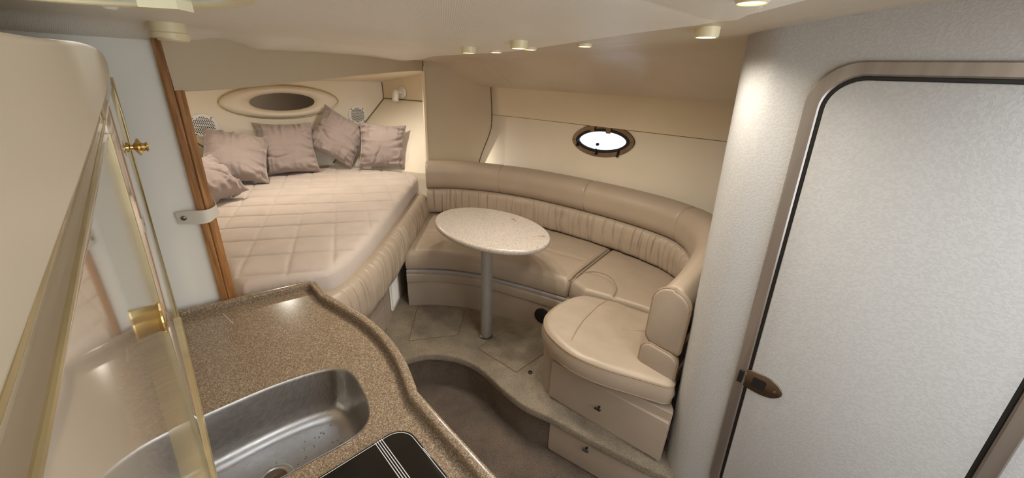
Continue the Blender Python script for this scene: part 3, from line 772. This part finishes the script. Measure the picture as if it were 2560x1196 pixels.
# mattress with quilted coverlet
mo = spline([(.165,1.70),(.30,1.672),(.42,1.645),(.49,1.64),(.56,1.672),(.65,1.75),(.81,1.905),(1.22,2.345),(1.60,2.765),(1.65,2.83),(1.69,2.92),(1.685,3.02)],150)
mo = mo+spline([(1.67,3.05),(1.45,3.42),(1.285,3.68),(1.24,3.725)],40)+spline([(1.2,3.73),(.72,3.73)],24)+spline([(.66,3.725),(.60,3.66),(.24,3.06),(.165,2.9)],40)+spline([(.148,2.85),(.15,1.76)],60)
import numpy as np
def quilted(out, z0, z1, r, step=.0125):
    P = np.array([(p.x,p.y) for p in ccw(out)]); Q = np.roll(P,-1,0); n = len(P)
    g = np.mgrid[P[:,0].min()-step:P[:,0].max()+step*2:step, P[:,1].min()-step:P[:,1].max()+step*2:step]
    nx, ny = g.shape[1:]; X = g.reshape(2,-1).T.copy()
    D = np.full(len(X), 9.); C_ = X.copy(); ins = np.zeros(len(X), bool)
    for a, b in zip(P, Q):
        ab = b-a; L2 = ab@ab+1e-12; t = np.clip(((X-a)@ab)/L2,0,1); c = a+t[:,None]*ab; d = np.hypot(*(X-c).T)
        m = d < D; D[m] = d[m]; C_[m] = c[m]
        cr = ((a[1] > X[:,1]) != (b[1] > X[:,1])); 
        with np.errstate(divide='ignore', invalid='ignore'): xi = a[0]+(X[:,1]-a[1])*(b[0]-a[0])/(b[1]-a[1])
        ins ^= cr & (X[:,0] < xi)
    keep = ins.reshape(nx,ny); X[~ins] = C_[~ins]; D[~ins] = 0
    V = []; 
    for (x,y), d in zip(X, D):
        z = z1 if d >= r else z1-r+math.sqrt(max(0,r*r-(r-d)**2))
        a = x*.485+y*.875; b = x*.931-y*.365
        da = abs(((a-2.272)/.198+.5)%1-.5)*.198; db = abs(((b+.5)/.185+.5)%1-.5)*.185
        q = -.015*math.exp(-(da/.006)**2)-.004*math.exp(-(db/.007)**2)+.010*math.sin(math.pi*.5*min(1,da/.07))*math.sin(math.pi*.5*min(1,.5+db/.07))
        q += .005*fbm(x*2.2,y*2.2,3,2)+.0015*fbm(x*14,y*14,7,2)
        V.append((x,y,z+q*sm(0,.05,d)))
    F = []
    for i in range(nx-1):
        for j in range(ny-1):
            if keep[i,j] or keep[i+1,j] or keep[i,j+1] or keep[i+1,j+1]:
                F.append((i*ny+j,(i+1)*ny+j,(i+1)*ny+j+1,i*ny+j+1))
    used = sorted({k for f in F for k in f}); mp = {k:i for i,k in enumerate(used)}
    V = [V[k] for k in used]; F = [tuple(mp[k] for k in f) for f in F]
    mb = MB(); mb.add(V,F); b = len(mb.V); pr = [(-.014,z0),(-.004,z0+.012),(.003,z0+.05),(.002,z1-r-.01),(0,z1-r+.002)]
    nr = normals2(ccw(out),True); pts = ccw(out)
    S_ = [(p.x+m.x*o,p.y+m.y*o,z+.002*fbm(p.x*6,p.y*6,z*9,2)) for o,z in pr for p,m in zip(pts,nr)]
    SF = [(k*n+i,k*n+(i+1)%n,(k+1)*n+(i+1)%n,(k+1)*n+i) for k in range(4) for i in range(n)]+[tuple(range(n))[::-1]]
    mb.add(S_,SF); return mb.V, mb.F
V, F = quilted(mo, .792, .925, .03, .007)
mt = mk('mattress', V, F, 'sheet', None, 180); tag(mt, 'large mattress in a blush quilted coverlet filling the berth', 'mattress')

# scatter pillows
def pillow(label, c, yaw, lean, roll, w=.42, t=.15, seed=0, floorz=.931):
    n = 60; V = []; F = []
    rr = random.Random(seed); ph = rr.uniform(0,100)
    def shape(u, v, sgn):
        au, av = abs(u), abs(v)
        k = .075
        px = u*(1-k*(1-av**2)*0 - k*(1-v*v)*au**3*1.4); py = v*(1-k*(1-u*u)*av**3*1.4)
        h = ((1-u**4)*(1-v**4))**.55*(1-.25*(u*u+v*v)*.5)
        e = 1-max(au,av)
        wr = 0
        # gathers running in from the corners and edges
        ang = math.atan2(v,u); rad = math.hypot(u,v)
        g = 0
        for a_, b_, o_ in ((u,v,1.7),(-u,v,4.1),(v,u,7.3),(-v,u,9.9)):       # gathers running in from each seam
            d_ = 1-a_
            n_ = fbm(b_*2.3+ph+o_, a_*.9, sgn*2+o_, 2)
            g += .075*(abs(math.sin(b_*7.5+o_+ph+3.2*n_))**3-.3)*math.exp(-d_/.26)*sm(0,.07,d_)*(.6+.9*abs(fbm(b_*1.6+ph,o_,0,1)))
        wr += g
        wr += .007*fbm(u*1.1+ph,v*1.1+ph,sgn,2)*sm(0,.3,e)
        fo = u*math.cos(ph)+v*math.sin(ph)+.25*fbm(u*1.2+ph,v*1.2,sgn,2)-.15
        wr -= .022*math.exp(-(fo/.045)**2)*sm(0,.3,e)*sm(-.2,.5,u*math.sin(ph)-v*math.cos(ph))
        return Vector((px*w/2, (sgn*(h*t/2+wr*sm(0,.2,e))), py*w/2))
    idx = {}
    for sgn in (-1,1):
        for j in range(n+1):
            for i in range(n+1):
                u = 2*i/n-1; v = 2*j/n-1
                u = math.copysign(abs(u)**.85,u); v = math.copysign(abs(v)**.85,v)
                b = i in (0,n) or j in (0,n)
                if b and sgn == 1: idx[(sgn,i,j)] = idx[(-1,i,j)]; continue
                p = shape(u,v,sgn)
                if b: p.y = .004*math.sin(9*u+7*v+ph)
                idx[(sgn,i,j)] = len(V); V.append(p)
        for j in range(n):
            for i in range(n): F.append((idx[(sgn,i,j)],idx[(sgn,i+1,j)],idx[(sgn,i+1,j+1)],idx[(sgn,i,j+1)]))
    R = Matrix.Rotation(yaw,3,'Z') @ Matrix.Rotation(lean,3,'X') @ Matrix.Rotation(roll,3,'Y')
    V = [R @ v for v in V]; mz = min(v.z for v in V)
    V = [v+Vector((c[0],c[1],floorz-mz)) for v in V]
    # settle the underside on the mattress
    o = mk('throw_pillow', V, F, 'velvet', None, 180); tag(o, label, 'pillow', 'taupe velvet pillows on the berth'); return o
rad = math.radians
pillow('taupe velvet pillow slumped low beside the wooden posts', (.235,3.04), rad(14), rad(-60), rad(-8), .37, .17, 1)
pillow('taupe velvet pillow tilted under the speaker by the wooden posts', (.515,3.44), rad(2), rad(-44), rad(19), .42, .16, 2)
pillow('square taupe velvet pillow standing upright below the oval mirror', (.89,3.55), rad(-10), rad(-22), rad(1), .43, .17, 3)
pillow('taupe velvet pillow standing on one corner below the speaker by the reading lamp', (1.30,3.53), rad(-14), rad(-20), rad(33), .41, .15, 4)
pillow('taupe velvet pillow leaning against the sloping berth side by the partition', (1.575,3.265), rad(-32), rad(-20), rad(4), .40, .15, 5)

# oval mirror with padded surround
mi = empty('oval_mirror', (.96,3.74,1.35)); tag(mi, 'oval mirror in a padded cream eye-shaped surround on the forward bulkhead', 'mirror')
MC = Vector((.975,3.75,1.478)); YA = Vector((0,-1,0))
n = 72; outer = lens(.443,.128,n,0,1.08); inner = lens(.24,.067,n,0,1.0)
V = []; F = []; prof = []
for k in range(15):
    f = k/14; h = .048*math.sin(math.pi*min(1,f*.98+.02))**.6
    for o, i in zip(outer, inner):
        p = Vector(o).lerp(Vector(i), f); V.append(MC+AX[0]*p.x+AX[2]*p.y+YA*(h if k else 0))
for r in range(14):
    for i in range(n): j=(i+1)%n; F.append((r*n+i,r*n+j,(r+1)*n+j,(r+1)*n+i))
mk('padded_surround', V, F, 'cream2', mi, 180)
V, F = tube([MC+AX[0]*a*1.012+AX[2]*b*1.03+YA*.004 for a,b in outer], .0055, 8, True); mk('gold_piping', V, F, 'gold_trim', mi)
V, F = plate(lens(.243,.070,n,0,1.0), MC, AX[0], AX[2], YA, .006); mk('mirror_glass', V, F, 'mirror', mi)
# speakers
def speaker(label, c, r):
    e = empty('speaker', c+Vector((0,0,-r))); tag(e, label, 'speaker', None)
    V, F = lathe([(r,0),(r,.006),(r*.96,.011),(r*.80,.012),(r*.77,.008)], c, YA, 40); mk('bezel', V, F, 'white_plastic', e)
    V, F = lathe([(r*.79,0),(r*.79,.010),(r*.5,.013),(r*.001,.014)], c, YA, 36); mk('grille', V, F, 'white_plastic', e)
    mb = MB(); st = r*.135
    for i in range(-9,10):
        for j in range(-9,10):
            x = (i+.5*(j%2))*st; z = j*st*.866
            q = math.hypot(x,z)
            if q < r*.73:
                V, F = lathe([(st*.36,0),(st*.36,.001)], c+Vector((x,-.0148+.004*(q/(r*.79))**2,z)), YA, 6); mb.add(V,F)
    o = mb.build('grille_holes', 'dark', e); o['kind'] = 'stuff'
    for k in range(4):
        a = math.pi/4+k*math.pi/2
        V, F = lathe([(.006,0),(.005,.003)], c+Vector((math.cos(a)*r*.88,-.0115,math.sin(a)*r*.88)), YA, 10); mk('screw', V, F, 'snap', e)
speaker('round white speaker on the forward bulkhead near the wooden posts', Vector((.405,3.75,1.315)), .092)
speaker('round white speaker on the forward bulkhead near the reading lamp', Vector((1.585,3.75,1.352)), .087)
# reading lamp
rl = empty('reading_lamp', (1.93,3.5,1.5)); tag(rl, 'small white swivel reading lamp on the berth side wall', 'lamp')
lp = Vector((CL+.985,3.51,1.565)); ln = Vector((-.94,-.32,0)).normalized()
V, F = lathe([(.052,0),(.052,.008),(.042,.014),(.020,.017)], lp, ln, 28); mk('base', V, F, 'white_plastic', rl)
V, F = tube([lp+ln*.012, lp+ln*.045, lp+ln*.06+Vector((-.01,0,.008))], .009, 10); mk('arm', V, F, 'white_plastic', rl)
V, F = lathe([(.014,-.01),(.022,0),(.027,.03),(.029,.085),(.025,.09)], lp+ln*.07+Vector((-.01,0,.012)), Vector((-.25,-.2,-1)), 20); mk('shade', V, F, 'white_plastic', rl)

# strap holding the posts
st = empty('strap', (.09,1.6,1.25)); tag(st, 'off-white vinyl strap snapped around the teak posts', 'strap')
sp = spline([(.040,1.627),(.070,1.611),(.100,1.596),(.118,1.594),(.134,1.608),(.150,1.628),(.153,1.66),(.152,1.70)],40)
hw = .021
def zst(s): return 1.272+.012*sm(.07,.2,s)
V, F = sweep(sp, [(0,-1),(.0025,-1),(.0025,1),(0,1)], lambda s,k,o,z: (o+.002*math.sin(s*60+z*2), zst(s)+z*hw*(1+.12*math.sin(s*30)))); mk('band', V, F, 'strap', st)
V, F = lathe([(.0075,0),(.0075,.002),(.004,.004)], (.056,1.6145,1.272), (-.2,-1,0), 16); mk('snap', V, F, 'snap', st)

# =================================================================== SETTEE
se = empty('settee', (1.8,1.4,.25)); tag(se, 'tan leather U-shaped settee with ruched back along the hull side', 'settee')
BK = spline([(1.618,2.645),(1.79,2.515),(1.96,2.28),(2.08,2.0),(2.15,1.70),(2.20,1.30),(2.20,.98),(2.13,.75),(1.95,.60),(1.70,.535),(1.355,.505)], 300)
FR1 = spline([(1.100,2.105),(1.21,2.02),(1.31,1.92),(1.43,1.74),(1.53,1.5),(1.60,1.30),(1.640,1.178)], 60)
base_front = FR1+spline([(1.632,1.12),(1.59,1.062),(1.52,1.055),(1.40,1.062),(1.29,1.03),(1.225,.95),(1.215,.85)],30)+v2([(1.245,.57),(1.287,.345)])
back_out = v2([(1.31,.352),(1.36,.39)])+spline([(1.44,.404),(2.25,.408),(2.33,.55),(2.40,.9),(2.32,1.6),(2.22,2.2),(2.03,2.44),(1.74,2.64),(1.66,2.66)],50)
so_ = base_front+back_out
slab('base', so_, .2495, .525, 'leather_dark', se, rt=.004)
bandpath = [p for p in base_front[:74]]
V, F = sweep(bandpath, rrect(-.01,.010,.435,.497,.008,3)); mk('base_band', V, F, 'leather_dark', se)
V, F = sweep(bandpath[:62], rrect(-.01,.004,.505,.524,.003,2)); mk('plinth_strip', V, F, 'grey_strip', se)
def cushion(name, front, back, zb, zt, label=None, nu=70, nv=40, grooves=None, r=.045, seed=0, ends=.02):
    """cushion lofted between plan curves front and back, rounded front edge"""
    A = resample(v2(front), nu); B = resample(v2(back), nu); V = []; F = []
    prof = []      # (fraction back, inset metres, z)
    for k in range(7):
        a = math.pi/2*k/6; prof.append((0, .012*(1-math.sin(a))+.0, zb+.02*(1-math.cos(a))))
    prof.append((0, -.012, (zb+zt)/2-.01))
    for k in range(8):
        a = math.pi/2*k/7; prof.append((0, r*(1-math.cos(a)), zt-r+r*math.sin(a)))
    for k in range(1, nv+1): prof.append((k/nv, r*(1-k/nv), zt))
    prof += [(1, 0, zb)]
    m = len(prof)
    for i in range(nu):
        a, b = A[i], B[i]; d = (b-a).normalized()
        u = i/(nu-1); L = min(u,1-u)*plen(A); Lb = min(u,1-u)*plen(B)
        for fr, ins, z in prof:
            p = (a+d*ins).lerp(b, fr)
            le = L*(1-fr)+Lb*fr
            q = 0
            if z > zb+.03:
                e = sm(0, ends, le); z2 = z-(1-e)*.016
                if fr > 0 or z > zt-.02:
                    z2 += .006*math.sin(math.pi*min(1,fr*1.1))*e + .004*fbm(p.x*5+seed,p.y*5,0,3)*e
                    z2 -= .014*max(0,fr-.7)/.3*0
                    if grooves: z2 += grooves(p.x,p.y,fr,u)
            else: z2 = z
            V.append((p.x,p.y,z2))
    for i in range(nu-1):
        for k in range(m): F.append((i*m+k, i*m+(k+1)%m, (i+1)*m+(k+1)%m, (i+1)*m+k))
    F.append(tuple(range(m))); F.append(tuple(range((nu-1)*m,nu*m))[::-1])
    return mk(name, V, F, 'leather', se, 70)
def cut(P, a, b):   # sub-polyline by nearest points
    i = min(range(len(P)), key=lambda k: (P[k]-Vector(a)).length); j = min(range(len(P)), key=lambda k: (P[k]-Vector(b)).length)
    return P[i:j+1] if i < j else P[j:i+1]
BKi = offs(BK, .05, False)     # seat cushions run back under the ruched band
if (BKi[100]-Vector((1.3,1.6))).length < (BK[100]-Vector((1.3,1.6))).length: BKi = offs(BK, -.05, False)
def gr1(x, y, fr, u):
    return -.007*math.exp(-((fr-.42)/.02)**2)*sm(.0,.08,u)*sm(0,.05,1-u) - .004*abs(math.sin(u*40+2*fbm(x*4,y*4)))*math.exp(-((fr-.30)/.22)**2)*(1-sm(.3,.6,u))
cushion('seat_cushion', FR1, cut(BKi,(1.618,2.645),(2.20,1.268)), .528, .662, nu=110, grooves=gr1, seed=1)
f2 = v2([(1.648,1.160),(1.640,1.10),(1.622,1.045)])+spline([(1.640,1.0),(1.675,.90),(1.71,.75),(1.735,.585)],20)
def gr2(x, y, fr, u):
    d = (Vector((x,y))-Vector((1.66,1.06))).length
    return -.009*math.exp(-((d-.17)/.007)**2)
cushion('seat_cushion', f2, cut(BKi,(2.20,1.252),(1.75,.56)), .528, .66, nu=60, grooves=gr2, r=.03, seed=2)
a3 = spline([(1.590,1.030),(1.52,1.055),(1.44,1.064),(1.35,1.056),(1.27,1.03),(1.205,.97),(1.17,.89),(1.152,.79),(1.160,.70),(1.19,.60),(1.235,.50),(1.268,.425),(1.290,.385),(1.320,.374),(1.365,.392),(1.45,.405),(1.66,.408),(1.708,.43),(1.722,.56),(1.70,.74),(1.66,.89),(1.625,.985)],150,True)
def d3(x, y):
    d = 0
    d += .006*fbm(x*6,y*6,9,3)+.003*math.sin(30*(x*.3+y)+5*fbm(x*4,y*4,2,2))*sm(1.3,1.45,x)
    return d
V, F = star(a3, (1.44,.74), .528, .650, .030, rings=40, disp=d3, bulge=.008); mk('seat_cushion', V, F, 'leather', se, 180)
q = spline([(1.165,.797,.640),(1.25,.83,.650),(1.38,.872,.650),(1.50,.895,.650),(1.60,.90,.650),(1.64,.895,.649)],40)
V, F = tube([(p.x,p.y,p.z+d3(p.x,p.y)*(1 if p.z>.6495 else 0)) for p in q], .003, 6); mk('stitched_seam', V, F, 'piping', se)
V, F = tube([(p.x,p.y,.632) for p in offs(ccw(a3), -.003)], .0045, 6, True); mk('piping', V, F, 'piping', se)
V, F = tube([(p.x,p.y,.548) for p in offs(ccw(a3), -.001)], .004, 6, True); mk('piping', V, F, 'piping', se)
q = spline([(1.70,1.19,.655),(1.80,1.155,.664),(1.846,1.09,.668),(1.835,1.0,.668),(1.76,.925,.668),(1.68,.895,.660)],40)
V, F = tube(q, .0018, 6); mk('stitched_seam', V, F, 'piping', se)
for dy in (.012,-.010):
    q = [(1.655+.53*k/20, 1.168+dy+.092*k/20, .646+.012*sm(0,.15,k/20)) for k in range(21)]
    V, F = tube(q, .0035, 6); mk('piping', V, F, 'leather', se)
# ruched lower back and top bolsters; +off = towards the seat
sgn = 1 if (offs(BK,.01,False)[100]-Vector((1.3,1.6))).length < (BK[100]-Vector((1.3,1.6))).length else -1
BKr = BK if sgn == 1 else BK[::-1]
def zlow0(f): return .872-.120*sm(.66,.95,f)
prof = [(-.10,.67),(-.02,.668),(.008,.675),(.020,.70),(.027,.74),(.030,.79),(.027,.84),(.014,.872),(-.02,.878),(-.10,.878)]
pr2 = [(p[0],p[1]) for p in resample([Vector(q) for q in prof], 24)]
V, F = ruched(resample(BKr, 1500), pr2, .0095, 11, .052, .67, .88)
m_ = len(pr2)
for i in range(1500):
    f = i/1499 if sgn == 1 else 1-i/1499
    zb_ = .668-.014*sm(.8,.9,f); k_ = (zlow0(f)+.006-zb_)/.21
    for k in range(m_):
        v = V[i*m_+k]; V[i*m_+k] = (v[0],v[1],zb_+(v[2]-.668)*k_)
mk('ruched_back', V, F, 'leather', se, 70)
cuts = [0, .21, .455, .69, 1.0]
def zlow(f): return .872-.120*sm(.66,.95,f)
def zhigh(f): return 1.09-.062*sm(.7,1.0,f)
for i in range(len(cuts)-1):
    f0, f1 = cuts[i], cuts[i+1]
    i0, i1 = int(f0*(len(BK)-1)), int(f1*(len(BK)-1))
    seg_ = resample(BK[i0:i1+1], 70)
    if sgn == -1: seg_ = seg_[::-1]
    L = plen(seg_)
    pf = rrect(-.165,.036,.872,1.09,.085,8)
    def fn(s, k, o, z, L=L, f0=f0, f1=f1, i=i):
        e = sm(0,.012,min(s,L-s)); c0, c1 = -.07, .981
        g = s/L if sgn == 1 else 1-s/L; f = f0+(f1-f0)*g
        z = c1+(z-c1)*(.955+.045*e); t = (z-.872)/.218
        if o < 0: o *= 1-.42*sm(.74,.95,f)
        return c0+(o-c0)*(.965+.035*e)+.004*fbm(s*3,z*3,i,2), zlow(f)+t*(zhigh(f)-zlow(f))
    V, F = sweep(seg_, pf, fn); mk('back_bolster', V, F, 'leather', se, 70)
def caploop(y0, y1, z0, z1, rt_, rb_):
    out = []
    for cy, cz, r, a0 in ((y1-rb_,z0+rb_,rb_,-90),(y1-rt_,z1-rt_,rt_,0),(y0+rt_*.9,z1-rt_,rt_*.9,90),(y0+.02,z0+.02,.02,180)):
        for k in range(8):
            a = math.radians(a0+90*k/7); out.append((cy+r*math.cos(a), cz+r*math.sin(a)))
    return out
for loop, ex in ((caploop(.392,.540,.756,1.028,.074,.040),1.358),(caploop(.388,.545,.628,.758,.045,.030),1.350)):
    V, F = plate(loop, (ex,0,0), AX[1], AX[2], Vector((-1,0,0)), .03, .012); mk('end_cap', V, F, 'leather_dark', se, 60)
    V, F = tube([(ex-.021,a,b) for a,b in loop], .0045, 6, True); mk('piping', V, F, 'piping', se)
# drawers and handles
def tpull(parent, c, nrm):
    u = Vector((-nrm.y,nrm.x,0))
    V, F = tube([c, c+nrm*.022], .005, 8); V2, F2 = tube([c+nrm*.022-u*.014, c+nrm*.022+u*.014], .0055, 8)
    mb = MB(); mb.add(V,F); mb.add(V2,F2); mb.build('pull', 'black', parent)
a, b = Vector((1.213,.905,0)), Vector((1.287,.348,0)); du = (b-a).normalized(); dn = Vector((du.y,-du.x,0)); dn = dn if dn.x < 0 else -dn
V, F = plate(rr2(0,(b-a).length,.262,.482,.008,3), a+dn*.002, du, ZV, dn, .014, .005); d = mk('drawer', V, F, 'leather_dark', se); tpull(d, a+du*.27+dn*.015+ZV*.375, dn)
V, F = lathe([(.054,0),(.054,.004),(.050,.006)], Vector((1.597,1.31,.355))+Vector((-.004,-.001,0)), Vector((-.95,-.3,0)), 28); mk('round_vent', V, F, 'black', se)
ld = empty('step_locker', (1.17,.58,.02)); tag(ld, 'taupe vinyl locker front with black pull set in the step below the settee', 'locker')
a, b = Vector((1.142,.83,0)), Vector((1.252,.345,0)); du = (b-a).normalized(); dn = Vector((du.y,-du.x,0)); dn = dn if dn.x < 0 else -dn
V, F = plate(rr2(0,(b-a).length,.012,.196,.02,4), a+dn*.002, du, ZV, dn, .012, .005); d = mk('locker_front', V, F, 'leather_dark', ld); tpull(ld, a+du*.20+dn*.013+ZV*.165, dn)

# =================================================================== TABLE
tb = empty('pedestal_table', (1.345,1.54,.25)); tag(tb, 'oval speckled stone-look table on a grey metal pedestal', 'table')
n = 96; ell = [(.262*math.cos(2*math.pi*k/n), .385*math.sin(2*math.pi*k/n)) for k in range(n)]
ell = [(1.345+x*math.cos(.05)-y*math.sin(.05), 1.54+x*math.sin(.05)+y*math.cos(.05)) for x,y in ell]
slab('tabletop', ell, .925, .957, 'table', tb, rt=.013, rb=.013, seg=5)
V, F = lathe([(.060,.905),(.075,.920),(.075,.9255)], (1.285,1.495,0), (0,0,1), 32); mk('mounting_flange', V, F, 'table_leg', tb)
V, F = lathe([(.034,0),(.034,.66)], (1.285,1.495,.2505), (0,0,1), 32); mk('leg', V, F, 'table_leg', tb)
V, F = lathe([(.042,0),(.040,.006),(.036,.008)], (1.285,1.495,.2502), (0,0,1), 32); mk('floor_socket', V, F, 'snap', tb)

# =================================================================== CEILING FIXTURES
def zc_any(x, y): return zceil(x,y) if x <= XEf(y) else zside(x,y)
def onceil(px, py, lo=1.7, drop=0.0):
    r = ray(px, py); best = None; t = .3
    while t < 6:
        p = CAM+r*t
        if p.z >= zc_any(p.x,p.y)-drop: return p
        t += .004
    return CAM+r*3
def puck(label, px, py, r, h, lit=True, group='small round downlights in the headliner', watts=PUCK_W):
    p = onceil(px, py, drop=h); z = zc_any(p.x,p.y)
    e = empty('puck_light', (p.x,p.y,z-h)); tag(e, label, 'light', group)
    V, F = lathe([(r,z+.02-p.z),(r,0.006),(r*.95,0),(r*.80,0),(r*.78,.003)], (p.x,p.y,z-h), (0,0,1), 32); V = [Vector(v) for v in V]
    mk('housing', V, F, 'cream_plastic', e)
    V, F = lathe([(r*.79,.003),(r*.5,.0),(r*.001,-.001)], (p.x,p.y,z-h), (0,0,1), 28); mk('lens', V, F, 'lamp', e)
    lo = bpy.data.lights.new('puck_lamp', 'SPOT'); lo.energy = watts*4; lo.color = WARM; lo.spot_size = math.radians(165); lo.spot_blend = .8; lo.shadow_soft_size = r*.7
    ob = bpy.data.objects.new('puck_lamp', lo); COL.objects.link(ob); ob.parent = e; ob.location = (0,0,-.012)
    return e
puck('cream downlight hanging proud of the headliner, nearest the partition', 1172, 133, .030, .022)
puck('cream downlight hanging proud of the headliner above the table', 1297, 122, .030, .024)
puck('flat lit downlight in the side headliner nearest the partition', 1240, 132, .028, .008)
puck('flat lit downlight tucked behind the proud downlight above the table', 1325, 125, .028, .008)
puck('flat lit downlight between the table and the head compartment', 1462, 117, .028, .008)
puck('cream downlight by the curved wall of the head compartment', 1765, 94, .030, .022)
p_ = atz(1880,6,1.877)
e = empty('puck_light', (p_.x,p_.y,1.8747)); tag(e, 'round lit downlight in the flat soffit beside the head compartment', 'light', 'small round downlights in the headliner')
V, F = lathe([(.027,.0105),(.027,.004),(.023,0),(.021,.002)], (p_.x,p_.y,1.8747), (0,0,1), 32); mk('housing', V, F, 'cream_plastic', e)
V, F = lathe([(.021,.002),(.001,-.001)], (p_.x,p_.y,1.8747), (0,0,1), 28); mk('lens', V, F, 'lamp', e)
lo = bpy.data.lights.new('puck_lamp','SPOT'); lo.energy = PUCK_W*4; lo.color = WARM; lo.spot_size = math.radians(165); lo.spot_blend = .8; lo.shadow_soft_size = .025
ob = bpy.data.objects.new('puck_lamp', lo); COL.objects.link(ob); ob.parent = e; ob.location = (0,0,-.012)
# berth downlights on the berth headliner
for x, y, lb in ((.55,2.95,'downlight in the berth headliner over the port pillows'),(1.35,2.95,'downlight in the berth headliner over the starboard pillows')):
    ya = 1.666+(x-.128)*.7055; zh = 1.70+.08*sm(.1,1.5,x); z = zh+(1.645-zh)*(y-ya)/(3.76-ya)-.016
    e = empty('puck_light', (x,y,z)); tag(e, lb, 'light', 'berth downlights')
    V, F = lathe([(.036,.03),(.036,.006),(.030,0),(.028,.003)], (x,y,z), (0,0,1), 32); mk('housing', V, F, 'cream_plastic', e)
    V, F = lathe([(.028,.003),(.001,0)], (x,y,z), (0,0,1), 28); mk('lens', V, F, 'lamp', e)
    lo = bpy.data.lights.new('puck_lamp','SPOT'); lo.energy = BERTH_W*4; lo.color = WARM; lo.spot_size = math.radians(168); lo.spot_blend = .8; lo.shadow_soft_size = .03
    ob = bpy.data.objects.new('puck_lamp', lo); COL.objects.link(ob); ob.parent = e; ob.location = (0,0,-.012)
# large cream ceiling fixture before the bulkhead
fx = Vector((.142,1.50)); fz = zceil(fx.x,fx.y)
e = empty('ceiling_fixture', (fx.x,fx.y,fz-.04)); tag(e, 'large round cream stepped fixture on the headliner above the teak posts', 'ceiling fixture')
V, F = lathe([(.044,0),(.044,.012),(.040,.016),(.040,.05)], (fx.x,fx.y,fz-.038), (0,0,1), 40); mk('housing', V, F, 'cream_plastic', e)
V, F = lathe([(.030,0),(.036,.004),(.036,.012)], (fx.x+.006,fx.y,fz-.045), (0,0,1), 36); mk('rim', V, F, 'cream_plastic', e)
# deck hatch
hc = Vector((-.15,.78)); ha = empty('deck_hatch', (hc.x,hc.y,1.80)); tag(ha, 'cream trim ring of the round deck hatch in the headliner', 'hatch')
hz = 1.848
pts = [(hc.x+.34*math.cos(2*math.pi*k/72), hc.y+.34*math.sin(2*math.pi*k/72)) for k in range(72)]
V, F = sweep(pts[::-1], rrect(-.0,.03,hz-.012,hz+.045,.006,3), closed=True); mk('trim_ring', V, F, 'cream_plastic', ha)
V, F = lathe([(.318,0),(.318,.006)], (hc.x,hc.y,hz-.008), (0,0,1), 64); mk('pane', V, F, 'glass', ha)
for px, py in ((277,21),(548,15)):
    q = atz(px,py,hz-.008); V, F = lathe([(.012,.02),(.012,.004),(.008,0)], (q.x,q.y,hz-.010), (0,0,1), 16); mk('screw_cover', V, F, 'white_plastic', ha)
q = atz(415,14,hz-.016); V, F = boxv((q.x,q.y,hz-.014), Vector((.8,-.6,0)), Vector((.6,.8,0)), ZV, .028,.02,.008); mk('latch', V, F, 'cream_plastic', ha)
